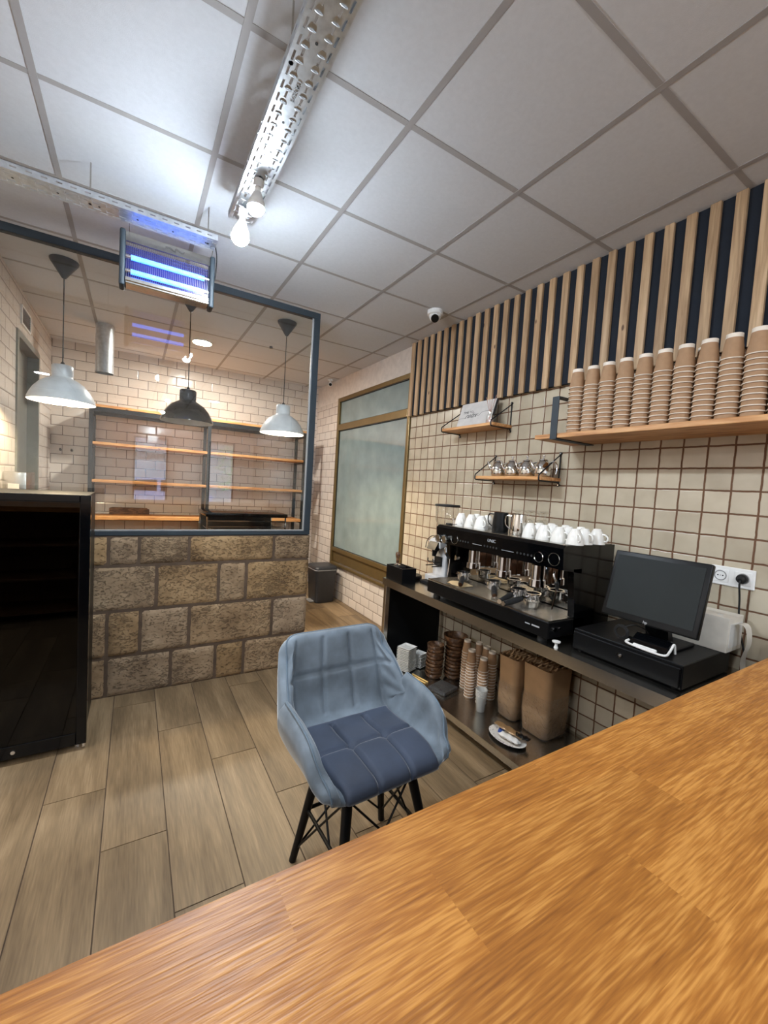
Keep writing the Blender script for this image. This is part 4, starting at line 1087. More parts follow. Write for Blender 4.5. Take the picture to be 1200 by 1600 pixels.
kb = thing('knock_box', (1.74, 2.53, TZ), 'black knock box on the far corner of the steel table', 'knock box')
mb = MB(); kx0, kx1, ky0, ky1 = 1.675, 1.80, 2.44, 2.655
for a in ((kx0, kx0 + .01, ky0, ky1), (kx1 - .01, kx1, ky0, ky1), (kx0 + .0101, kx1 - .0101, ky0, ky0 + .01), (kx0 + .0101, kx1 - .0101, ky1 - .01, ky1)): mb.box(*a, TZ, TZ + .11)
mb.box(kx0 + .0101, kx1 - .0101, ky0 + .0101, ky1 - .0101, TZ, TZ + .01)
mb.build('body', 'satin_black', kb, smooth=False)
mb = MB(); mb.box(kx0 + .012, kx1 - .012, 2.56, ky1 - .012, TZ + .0105, TZ + .104, .004); mb.build('divider', 'rubber', kb)
tm = thing('tamper', (1.735, 2.60, TZ + .104), 'coffee tamper with a dark wooden handle standing on the knock box', 'tamper')
mb = MB(); mb.lathe([(0, 0), (.026, 0), (.026, .008), (.012, .014), (.008, .02), (0, .02)], (1.735, 2.60, TZ + .1045), 22); mb.build('base', 'chrome', tm)
mb = MB(); mb.lathe([(.008, .02), (.012, .03), (.011, .055), (.018, .075), (.0185, .092), (.013, .104), (0, .106)], (1.735, 2.60, TZ + .1045), 22); mb.build('handle', 'bowlwood', tm)

# ---- till, cash drawer, printer
cd = thing('cash_drawer', (1.96, .91, TZ), 'black metal cash drawer under the touch screen on the steel table', 'cash drawer')
dx0, dx1, dy0, dy1, dz1 = 1.745, 2.175, .68, 1.125, .871
mb = MB(); mb.box(dx0 + .012, dx1, dy0, dy1, TZ + .004, dz1, .003); mb.build('housing', 'satin_black', cd)
mb = MB(); mb.box(dx0, dx0 + .0115, dy0 + .006, dy1 - .006, TZ + .012, dz1 - .012, .002); mb.build('drawer', 'satin_black', cd)
mb = MB(); mb.cyl((dx0 - .004, .905, TZ + .055), (dx0, .905, TZ + .055), .011, n=18); mb.tube([(dx0 - .004, .905, TZ + .055), (dx0 - .014, .905, TZ + .055)], .004, 8); mb.build('lock', 'chrome', cd)
mb = MB()
for x in (dx0 + .03, dx1 - .03):
    for y in (dy0 + .03, dy1 - .03): mb.cyl((x, y, TZ), (x, y, TZ + .004), .012, n=12)
mb.build('foot', 'rubber', cd)
ms = thing('till_monitor', (1.9, .86, dz1), 'black touch screen till monitor standing on the cash drawer', 'monitor')
mc = Vector((1.85, .853, CAMZ - .355)); tilt = .284
mr_ = Vector((.0253, -1, 0)).normalized(); nn = Vector((-1, -.0253, 0)); mu = (Vector((0, 0, 1)) * math.cos(tilt) - nn * math.sin(tilt)).normalized(); mn = mr_.cross(mu)
if mn.dot(nn) < 0: mn = -mn
W2, H2 = .183, .1475
mb = MB(); mb.obox(mc - mn * .014, (mr_, mu, mn), (W2, H2, .014), .006, 3); mb.build('bezel', 'satin_black', ms)
mb = MB(); mb.obox(mc + mn * .0012 + mu * .004, (mr_, mu, mn), (W2 - .018, H2 - .024, .001)); mb.build('screen', 'screen', ms)
mb = MB(); mb.obox(mc - mn * .035 - mu * .02, (mr_, mu, mn), (.11, .09, .008), .004); mb.build('rear_cover', 'satin_black', ms)
textobj('hp', .017, basis(mc + mn * .0012 - mu * (H2 - .010) - mr_ * .0, mr_, mu), 'lightink', ms, 'emblem')
mb = MB()
p0 = mc - mn * .043 - mu * .03
mb.prism([(p0.x, .81, p0.z), (p0.x + .02, .81, p0.z - .01), (1.97, .81, dz1 + .014), (1.93, .81, dz1 + .014)], (0, .09, 0)); mb.box(1.857, 2.05, .76, .95, dz1, dz1 + .0135, .004)
mb.build('stand', 'satin_black', ms)
cr = thing('card_reader_cradle', (1.80, .82, dz1), 'black and white cradle on the cash drawer in front of the monitor stand', 'card reader')
mb = MB(); mb.prism([(1.775, .755, dz1 + .012), (1.835, .755, dz1 + .05), (1.85, .755, dz1 + .048), (1.85, .755, dz1 + .004), (1.775, .755, dz1 + .004)], (0, .135, 0)); mb.build('body', 'gloss_black', cr, ang=25)
mb = MB(); mb.tube(bez([(1.845, .747, dz1 + .006), (1.83, .747, dz1 + .045), (1.80, .748, dz1 + .02), (1.768, .75, dz1 + .01), (1.762, .80, dz1 + .008), (1.768, .893, dz1 + .012), (1.79, .898, dz1 + .02)], 8), .0045, 8); mb.box(1.764, 1.774, .78, .87, dz1 + .006, dz1 + .02, .003); mb.build('trim', 'white_plastic', cr)
mb = MB()
for r in (.03, .026, .022): mb.tube([(1.815 + (r - .025) * .4, .945 + r * math.cos(a), dz1 + .034 + r * math.sin(a)) for a in [2 * PI * i / 24 for i in range(24)]], .0025, 6, closed=True)
mb.tube(bez([(1.815, .93, dz1 + .06), (1.83, .90, dz1 + .075), (1.86, .87, dz1 + .06), (1.88, .86, dz1 + .03)], 6), .0025, 6)
tag(mb.build('coiled_cable', 'rubber', None, (1.815, .945, dz1)), 'coiled black cable on the cash drawer left of the white cradle', 'cable')
rp_ = thing('receipt_printer', (2.15, .75, dz1), 'white box shaped receipt printer with a hanging paper strip by the sockets', 'printer')
mb = MB(); mb.box(2.085, 2.235, .665, .885, dz1, dz1 + .145, .005, 2); mb.build('housing', 'white_card', rp_)
mb = MB(); mb.box(2.10, 2.22, .6635, .665, dz1 + .02, dz1 + .12); mb.box(2.12, 2.14, .70, .72, dz1 + .1451, dz1 + .1462); mb.build('flap', 'white_plastic', rp_)
mb = MB(); pts = bez([(2.15, .66, dz1 + .115), (2.15, .64, dz1 + .125), (2.15, .622, dz1 + .11), (2.15, .615, dz1 + .05), (2.15, .628, dz1 - .02), (2.15, .62, dz1 - .095)], 6)
V = [[mb.bm.verts.new(p + Vector((dx, 0, 0))) for dx in (-.028, .028)] for p in pts]
for a, b in zip(V, V[1:]): mb.f([a[0], a[1], b[1], b[0]])
mb.build('paper_strip', 'white_card', rp_)
# little white jar-like thing and saucer left of the drawer
mb = MB(); mb.lathe([(0, 0), (.010, 0), (.006, .012), (.007, .02), (.018, .026), (.019, .031), (0, .034)], (1.69, 1.165, TZ), 20)
tag(mb.build('drain_knob', 'white_plastic', None, (1.69, 1.165, TZ)), 'small white knob standing on the table edge below the machine corner', 'knob')
mb = MB(); mb.lathe([(0, 0), (.03, 0), (.036, .004), (.036, .006), (0, .003)], (1.86, 1.165, TZ), 20, sx=1.0, sy=.5)
tag(mb.build('spoon_rest', 'chrome', None, (1.86, 1.165, TZ)), 'small shiny dish on the table between machine and cash drawer', 'dish')
# sockets
ol = thing('wall_socket', (D, .727, 1.17), 'white double wall socket on the cream tiles with one black plug', 'socket')
mb = MB(); mb.box(D - .009, D, .648, .808, 1.123, 1.208, .003); mb.build('plate', 'outlet', ol)
for y in (.768, .688):
    mb = MB(); mb.box(D - .0115, D - .0092, y - .029, y + .029, 1.138, 1.194, .001); mb.mi = 2; mb.tube([(D - .0118, y + .021 * math.cos(a), 1.166 + .021 * math.sin(a)) for a in [2 * PI * i / 28 for i in range(28)]], .0022, 6, closed=True)
    mb.mi = 1
    if y > .7:
        for dy in (-.009, .009): mb.cyl((D - .0122, y + dy, 1.166), (D - .0112, y + dy, 1.166), .003, n=10)
        mb.cyl((D - .0122, y, 1.166), (D - .0112, y, 1.166), .002, n=8)
    mb.build('outlet', ['outlet', 'rubber', 'greyline'], ol)
pg = thing('power_plug', (D - .03, .688, 1.166), 'black plug and cable in the right socket on the tiled wall', 'plug')
mb = MB(); mb.cyl((D - .0125, .688, 1.166), (D - .03, .688, 1.166), .020, .019, 24); mb.cyl((D - .0301, .688, 1.166), (D - .042, .688, 1.160), .016, .010, 18); mb.build('plug', 'rubber', pg)
mb = MB(); mb.tube(bez([(D - .038, .688, 1.163), (D - .045, .687, 1.14), (D - .03, .686, 1.08), (D - .02, .684, 1.0), (D - .018, .67, .92), (D - .016, .655, .85), (D - .016, .65, .776)], 8), .0038, 8); mb.build('cable', 'rubber', pg)

# ------------------------------------------------------------------ wall shelves
def bracket_shelf(name, y0, y1, z, xf, label, wall_h=.178):
    t = thing(name, (D, (y0 + y1) / 2, z), label, 'shelf')
    mb = MB(); mb.cur = y0 * 7; mb.box(xf + .008, D - .001, y0 + .001, y1 - .001, z, z + .02, .0015); mb.build('board', 'shelfwood', t, smooth=False)
    for y in (y0 + .012, y1 - .012):
        mb = MB()
        r = .0042
        zt = z + wall_h
        mb.tube([(D - .005, y, zt), (D - .005, y, z - .018)], r, 8)
        mb.tube([(D - .006, y, z - .006), (xf + .01, y, z - .006), (xf + .002, y, z - .001), (xf, y, z + .008), (xf, y, z + .022), (xf + .004, y, z + .032), (D - .006, y, zt - .012)], r, 8)
        for zz in (zt - .004, z - .022): mb.cyl((D, y, zz), (D - .009, y, zz), .009, n=12); mb.mi = 1; mb.cyl((D - .0091, y, zz), (D - .011, y, zz), .0035, n=8); mb.mi = 0
        mb.build('bracket', ['black', 'chrome'], t)
    return t
Z1, Z2 = 1.936, 1.568
bracket_shelf('wall_shelf', 2.05, 2.60, Z1, 2.062, 'small honey pine wall shelf with black brackets holding the grey sign')
bracket_shelf('wall_shelf', 1.625, 2.19, Z2, 2.065, 'small honey pine wall shelf with black brackets holding four teapots')
# sign TIME TO relax
sg = thing('canvas_sign', (2.19, 2.32, Z1 + .02), 'grey canvas sign reading time to relax leaning on the upper wall shelf', 'sign')
sb0, sb1 = Vector((2.135, 2.50, Z1 + .0205)), Vector((2.135, 2.145, Z1 + .0205)); lean = Vector((.06, 0, .20)).normalized()
sr = (sb1 - sb0).normalized(); sn = sr.cross(lean)
if sn.x > 0: sn = -sn
cc = (sb0 + sb1) / 2 + lean * .1
mb = MB(); mb.obox(cc - sn * .009, (sr, lean, sn), (.178, .1, .009)); mb.build('panel', 'ink', sg)
mb = MB(); mb.obox(cc + sn * .0008, (sr, lean, sn), (.1775, .0995, .0007)); mb.build('face', 'signgrey', sg)
fo = cc + sn * .0018
textobj('TIME TO', .028, basis(fo - sr * .085 + lean * .022, sr, lean), 'ink', sg, 'lettering', .0003)
lo = textobj('relax', .062, basis(fo - sr * .045 - lean * .006, sr, lean + sr * .35), 'ink', sg, 'lettering', .0003, 'CENTER', .45)
mb = MB(); q = lambda a, b: fo + sr * a + lean * b
mb.tube([q(-.176, -.022), q(-.13, -.022), q(-.09, -.021)], .0010, 5); mb.tube(bez([q(.02, -.016), q(.045, -.012), (q(.06, .006)), q(.10, .012), q(.176, .014)], 6), .0010, 5); mb.build('line', 'ink', sg)
df = thing('reed_diffuser', (2.13, 2.10, Z1 + .02), 'clear bottle reed diffuser in front of the grey sign', 'diffuser')
mb = MB(); o_ = (2.115, 2.125, Z1 + .0205); mb.lathe([(0, .0), (.026, 0), (.028, .006), (.028, .05), (.012, .068), (.011, .085), (.014, .088), (.009, .088), (.009, .07), (.024, .05), (.024, .006), (0, .005)], o_, 26); mb.build('bottle', 'clear', df)
mb = MB(); mb.lathe([(0, .007), (.0225, .007), (.0225, .026), (0, .026)], o_, 20); mb.build('liquid', P('pinkish_oil', srgb(190, 160, 150), .1), df)
for k, (dx, dy) in enumerate(((-.012, .035), (.01, .028), (.0, .02), (-.01, -.022), (.012, -.035), (.002, -.012))):
    mb = MB(); b_ = Vector(o_); mb.cyl(b_ + Vector((-dx * .3, -dy * .2, .03)), b_ + Vector((dx, dy, .185 + .01 * (k % 3))), .0016, n=6); mb.build('reed', 'reed', df)
# teapots
tp0 = None
TL = ['polished steel teapot farthest from the long cup shelf', 'polished steel teapot, second from the far end of its shelf', 'polished steel teapot, third from the far end of its shelf', 'largest looking steel teapot, nearest the long cup shelf, handle free']
for i, y in enumerate((2.045, 1.925, 1.805, 1.68)):
    loc = (2.155, y, Z2 + .0205); rz = (.75, .75, .75, .5)[i]
    if tp0 is None:
        t = thing('teapot', (0, 0, 0), TL[0], 'teapot', 'steel teapots on the small shelf')
        mb = MB(); mb.lathe([(0, 0), (.040, 0), (.046, .006), (.050, .025), (.048, .055), (.038, .085), (.026, .098), (.024, .102), (0, .102)], (0, 0, 0), 30); mb.build('body', 'mirror_steel', t)
        mb = MB(); mb.lathe([(.028, .102), (.026, .107), (.012, .114), (.005, .116), (.005, .124), (.010, .128), (.010, .134), (0, .137)], (0, 0, 0), 22); mb.build('lid', 'chrome', t)
        mb = MB(); mb.tube(bez([(0, .040, .045), (0, .058, .06), (0, .068, .085), (0, .076, .102)], 5), [.011] * 4 + [.009] * 6 + [.0065] * 6, 10); mb.build('spout', 'chrome', t)
        mb = MB(); mb.tube(bez([(0, -.036, .088), (0, -.058, .096), (0, -.074, .085), (0, -.078, .05), (0, -.075, .02)], 6), .0045, 8); mb.build('handle', 'chrome', t)
        tp0 = t; t.location = loc; t.rotation_euler = (0, 0, rz)
    else: copy_tree(tp0, None, None, loc, rz, TL[i])
# long shelf with cups
ls = thing('wall_shelf', (D, .7, 1.785), 'long honey pine wall shelf carrying rows of stacked paper cups', 'shelf')
LZ = 1.786
mb = MB(); mb.cur = 91; mb.box(1.925, D - .001, -.6, 1.575, LZ, LZ + .024, .002); mb.build('board', 'shelfwood', ls, smooth=False)
for y in (1.45, -.3):
    mb = MB(); mb.box(1.917, 1.922, y - .02, y + .02, LZ - .006, LZ + .22); mb.box(1.9221, D, y - .02, y + .02, LZ + .215, LZ + .22); mb.box(1.9221, D, y - .02, y + .02, LZ - .006, LZ - .001)
    mb.build('bracket', 'frameblue', ls, smooth=False)
LT = LZ + .0245
# prototype paper cup (upside down)
def make_cup(label, group):
    t = thing('paper_cup', (0, 0, 0), label, 'cup', group)
    mb = MB(); mb.lathe([(.0385, .004), (.0265, .094), (.0268, .100)], (0, 0, 0), 28); mb.build('sleeve', 'cupbody', t)
    mb = MB(); mb.lathe([(.0385, .0045), (.0405, .004), (.0415, .002), (.0405, 0), (.0385, 0)], (0, 0, 0), 28); mb.build('rolled_rim', 'cuprim', t)
    mb = MB(); mb.lathe([(.0284, .084), (.0278, .1002), (.0245, .1002), (.0245, .094), (0, .094)], (0, 0, 0), 28); mb.build('base_ring', 'cuprim', t)
    return t
cup0 = None
cup0_k = None
def put_cup(loc, label, group, full=True, s=1.0):
    global cup0, cup0_k
    if cup0 is None:
        cup0 = make_cup(label, group); cup0.location = loc; cup0_k = kids(cup0); cup0.scale = (s, s, s); return cup0
    ch = cup0_k if full else [k for k in cup0_k if not k.name.startswith('base_ring')]
    c = cup0.copy(); C.objects.link(c); c.location = loc; c.scale = (s, s, s); c['label'] = label; c['group'] = group
    for k in ch:
        q_ = k.copy(); C.objects.link(q_); q_.parent = c
    return c
GS = 'upturned paper cups on the long shelf'
PITC = .0215
ysf = [1.385, 1.302, 1.219, 1.135, 1.051, .968, .886, .803, .722, .640, .557]
NC = 12
for si, y in enumerate(ysf):
    jx = random.uniform(-.004, .004)
    for k in range(NC):
        i = NC - 1 - k
        put_cup((2.0 + jx * k / 8, y, LT + k * PITC), 'kraft paper cup, %s in front row stack %s from the shelf bracket' % (nth_down(i, NC), ORD[si].replace('top', 'first')), GS, k == NC - 1)
ysb = [1.19, 1.01, .85, .60, .515]
for si, y in enumerate(ysb):
    for k in range(NC):
        i = NC - 1 - k
        if k < NC - 5 and k != 0 and False: continue
        put_cup((2.088, y, LT + k * PITC), 'kraft paper cup, %s in rear row stack %s from the shelf bracket' % (nth_down(i, NC), ORD[si].replace('top', 'first')), GS, k == NC - 1)
# dark print patch on some top cups
for si in (5, 8, 9):
    pass

# ------------------------------------------------------------------ undershelf contents
UZ = SZ + .0005
# cups
GU = 'upturned paper cups on the steel undershelf'
low = [(2.075, 2.135, 15, 'at the back beside the bowls'), (1.995, 2.02, 14, 'front left of the group'), (2.0, 1.925, 13, 'frontmost behind the clear cups'),
       (2.10, 1.89, 15, 'right rear beside the paper bags'), (2.155, 2.06, 14, 'rear against the tiles'), (2.15, 1.97, 14, 'rear middle of the group')]
low = [(2.035, 2.095, 14, 'beside the wooden bowls'), (1.975, 1.985, 13, 'front left of the group'), (1.985, 1.882, 12, 'frontmost behind the clear cups'),
       (2.085, 1.905, 13, 'right rear beside the paper bags'), (2.12, 2.065, 13, 'rear left against the tiles'), (2.115, 1.985, 13, 'rear middle of the group')]
for x, y, n, desc in low:
    for k in range(n):
        put_cup((x, y, UZ + k * .0195), 'kraft cup, %s of undershelf stack %s' % (nth_down(n - 1 - k, n), desc), GU, k == n - 1, .86)
cc_ = None
for k in range(5):
    loc = (1.905, 1.805, UZ + k * .010); lb = 'clear plastic cup, %s of the small stack in front of the kraft cups' % ['bottom', 'second', 'third', 'fourth', 'top'][k]
    if cc_ is None:
        mb = MB(); mb.lathe([(0, .0), (.024, 0), (.0255, .004), (.035, .10), (.037, .102), (.0345, .103), (.0245, .005), (0, .003)], (0, 0, 0), 26)
        cc_ = tag(mb.build('plastic_cup', 'clearcup', None, (0, 0, 0)), lb, 'cup', 'clear plastic cups on the undershelf'); cc_.location = loc
    else:
        c = cc_.copy(); C.objects.link(c); c.location = loc; c['label'] = lb
# square dishes
ds = None
for (x, y, n, rz, nm) in ((1.80, 2.49, 15, .35, 'front'), (1.93, 2.50, 9, .3, 'rear')):
    for k in range(n):
        lb = 'square white dish, %s in the %s stack under the table' % (nth_down(n - 1 - k, n), nm)
        sc = 1.0 if nm == 'front' else .8
        loc = (x + random.uniform(-.002, .002), y + random.uniform(-.002, .002), UZ + k * .0122)
        if ds is None:
            mb = MB(); q1 = .052
            R = [[(a * s_, b * s_, z) for a, b in ((-1, -1), (1, -1), (1, 1), (-1, 1))] for s_, z in ((.034, 0), (.044, .0075), (q1 * 1.05, .0088), (q1 * 1.05, .0112), (q1 * .98, .0112), (.034, .004))]
            loft(mb, R); ds = tag(mb.build('square_dish', 'white_gloss', None, (0, 0, 0), ang=20), lb, 'dish', 'square white dishes under the table'); ds.location = loc; ds.rotation_euler = (0, 0, rz)
        else:
            c = ds.copy(); C.objects.link(c); c.location = loc; c['label'] = lb; c.rotation_euler = (0, 0, rz + random.uniform(-.03, .03)); c.scale = (sc, sc, 1)
# wooden bowls
bw = None
for (x, y, n, s_, nm) in ((1.925, 2.305, 9, 1.0, 'front'), (2.06, 2.245, 11, 1.15, 'rear')):
    for k in range(n):
        lb = 'brown wooden bowl, %s in the %s stack on the undershelf' % (nth_down(n - 1 - k, n), nm)
        top = (nm == 'rear' and k == n - 1)
        loc = (x + random.uniform(-.004, .004), y + random.uniform(-.004, .004), UZ + k * (.0265 if nm == 'front' else .0265))
        if bw is None:
            mb = MB(); mb.cur = 5; mb.lathe([(0, 0), (.045, 0), (.050, .004), (.060, .020), (.064, .038), (.061, .038), (.056, .022), (.045, .0085), (0, .007)], (0, 0, 0), 30)
            bw = tag(mb.build('wooden_bowl', 'bowlwood', None, (0, 0, 0)), lb, 'bowl', 'brown wooden bowls on the undershelf'); bw.location = loc
        else:
            c = bw.copy(); C.objects.link(c); c.location = loc; c['label'] = lb; c.rotation_euler = (0, 0, k * 1.7); sc = s_ * (1.22 if top else 1); c.scale = (sc, sc, sc if top else 1)
for i, (a, b) in enumerate((((1.775, 2.40), (1.80, 2.24)), ((1.80, 2.40), (1.825, 2.245)))):
    mb = MB(); A_, B_ = Vector((*a, UZ + .004)), Vector((*b, UZ + .004)); d_ = (B_ - A_).normalized()
    mb.obox((A_ + B_) / 2, (d_, d_.cross(Vector((0, 0, 1))), (0, 0, 1)), ((B_ - A_).length / 2, .006, .003), .001)
    tag(mb.build('wooden_stirrer', 'stick', None, tuple((A_ + B_) / 2)), ('front' if i == 0 else 'rear') + ' one of two pale wooden stirrers beside the square dishes', 'stirrer', 'wooden stirrers')
pk = thing('wrapped_napkin_pack', (1.87, 2.12, UZ), 'flat black pack in clear plastic lying before the cups', 'packet')
mb = MB(); mb.obox((1.86, 2.12, UZ + .014), ((1, .25, 0), (-.25, 1, 0), (0, 0, 1)), (.078, .07, .010), .004, 2); mb.build('napkins', P('dark_grey_paper', srgb(44, 46, 50), .7), pk)
mb = MB(); mb.grid(lambda u, v: Vector((1.86, 2.115, UZ)) + Vector((1, .25, 0)).normalized() * (u - .5) * .20 + Vector((-.25, 1, 0)).normalized() * (v - .5) * .19 + Vector((0, 0, .028 * min(1, 5 * min(u, 1 - u, v, 1 - v)) + .002 + .002 * math.sin(u * 37 + v * 23))), 24, 20); mb.build('wrapping', 'clearwrap', pk)
# packs of paper bags
def bag_pack(x0, x1, y0, y1, h, rz, label, seed):
    rg = random.Random(seed)
    cx, cy = (x0 + x1) / 2, (y0 + y1) / 2
    t = thing('paper_bag_bundle', (cx, cy, UZ), label, 'bag bundle', 'bundles of folded paper bags')
    hx, hy = (x1 - x0) / 2, (y1 - y0) / 2
    def ring(z, i, wv):
        o = []
        for (a, b) in rrect(-hx + i, hx - i, -hy + i, hy - i, .035, 6):
            k = 1 + wv * math.sin(a * 60 + z * 30 + seed) * .5
            o.append((cx + a * k, cy + b * k, UZ + z))
        return o
    mb = MB(); loft(mb, [ring(z, i, wv) for z, i, wv in ((0, .018, 0), (.01, .008, .01), (h * .3, .0, .02), (h * .55, .002, .015), (h * .56, .004, .015), (h * .8, .0, .01), (h, -.002, .015), (h - .012, .006, .015))], True)
    mb.build('kraft_outer', 'kraft', t, ang=50)
    mb = MB()
    ny = 7
    for k in range(ny):
        yy = cy - hy * .8 + k * hy * 1.6 / (ny - 1)
        pts = [Vector((cx - hx * .8 + hx * 1.6 * q_ / 8, yy + .006 * math.sin(q_ * 1.9 + k), UZ + h - .012 + .014 + .008 * math.sin(q_ * 2.3 + k * 1.7))) for q_ in range(9)]
        V = [[mb.bm.verts.new(p - Vector((0, 0, .03))), mb.bm.verts.new(p), mb.bm.verts.new(p + Vector((0, .008, .001))), mb.bm.verts.new(p + Vector((0, .009, -.03)))] for p in pts]
        for a, b in zip(V, V[1:]):
            for j in range(3): mb.f([a[j], a[j + 1], b[j + 1], b[j]])
    mb.build('folded_edges', 'kraft', t, fix=False)
    mb = MB(); R = [ring(z, i, .05) for z, i in ((.001, .012), (.01, -.002), (h * .2, -.004), (h * .35, -.003), (h * .48, -.005), (h * .60, -.003))]
    loft(mb, R, False); mb.build('plastic_film', 'clearwrap', t)
    return t
bag_pack(1.975, 2.16, 1.605, 1.755, .385, 0, 'tall bundle of kraft paper bags in film, next to the paper cups', 1)
bag_pack(1.985, 2.20, 1.385, 1.575, .405, 0, 'wider bundle of kraft paper bags in film, nearer the till end', 2)
# oval patterned plate with packets
pl_m = P('floral_china', srgb(226, 222, 216), .2)
def floral():
    m, nt, b, L = newmat('floral_border_china')
    tc = nd(nt, 'ShaderNodeTexCoord'); vo = nd(nt, 'ShaderNodeTexVoronoi', Scale=70.0)
    L.new(tc.outputs['Object'], vo.inputs['Vector'])
    r = ramp(nt, [(.18, srgb(120, 100, 110)), (.26, srgb(228, 224, 218))]); L.new(vo.outputs['Distance'], r.inputs[0])
    L.new(r.outputs[0], b.inputs['Base Color']); b.inputs['Roughness'].default_value = .18
    return m
pc_ = Vector((1.835, 1.52, UZ))
plt = thing('oval_plate', tuple(pc_), 'oval white plate with a patterned rim on the undershelf', 'plate')
mb = MB(); mb.mi = 0; mb.lathe([(0, 0), (.07, 0), (.075, .003), (.082, .006)], pc_, 36, sx=.72, sy=1.05); mb.mi = 1; mb.lathe([(.082, .006), (.112, .014), (.1125, .016), (.110, .0165), (.080, .0085)], pc_, 36, sx=.72, sy=1.05); mb.mi = 0; mb.lathe([(.080, .0085), (.07, .006), (0, .005)], pc_, 36, sx=.72, sy=1.05)
mb.build('dish', [pl_m, floral()], plt)
def packet(name, c, d, w_, l_, th, mat, label, cat, seed):
    c = Vector(c); d = Vector(d).normalized(); s_ = d.cross(Vector((0, 0, 1))).normalized(); up = s_.cross(d)
    mb = MB(); rg = random.Random(seed); ph = rg.random() * 6
    def fn(u, v):
        a = 2 * PI * v; e = math.sin(PI * min(max(u, .0), 1)) ** .45 if 0 < u < 1 else 0
        return c + d * (u - .5) * l_ + s_ * math.cos(a) * w_ / 2 * (.75 + .25 * e) + up * (math.sin(a) * th / 2 * e + .003 * math.sin(u * 19 + a * 2 + ph))
    mb.grid(fn, 14, 14, True)
    return tag(mb.build(name, mat, None, tuple(c)), label, cat)
packet('wrapped_spoon', pc_ + Vector((-.02, -.03, .028)), (.15, -1, 0), .045, .13, .025, 'white_plastic', 'white plastic wrapped roll on the near half of the oval plate', 'packet', 1)
packet('sugar_packet', pc_ + Vector((.012, .0, .048)), (.25, -1, -.1), .05, .17, .016, 'foil', 'tan packet lying diagonally across the oval plate', 'packet', 2)
packet('sugar_packet', pc_ + Vector((-.012, .035, .028)), (.8, .5, 0), .035, .06, .016, 'bluebag', 'small blue packet on the far half of the oval plate', 'packet', 3)
packet('black_packet', pc_ + Vector((.03, -.075, .045)), (.3, -1, 0), .035, .09, .02, 'gloss_black', 'shiny black packet at the near end of the oval plate', 'packet', 4)
packet('clear_bag', pc_ + Vector((.02, .095, .04)), (.2, 1, .1), .06, .08, .04, 'clearwrap', 'crumpled clear plastic bag behind the oval plate', 'bag', 5)

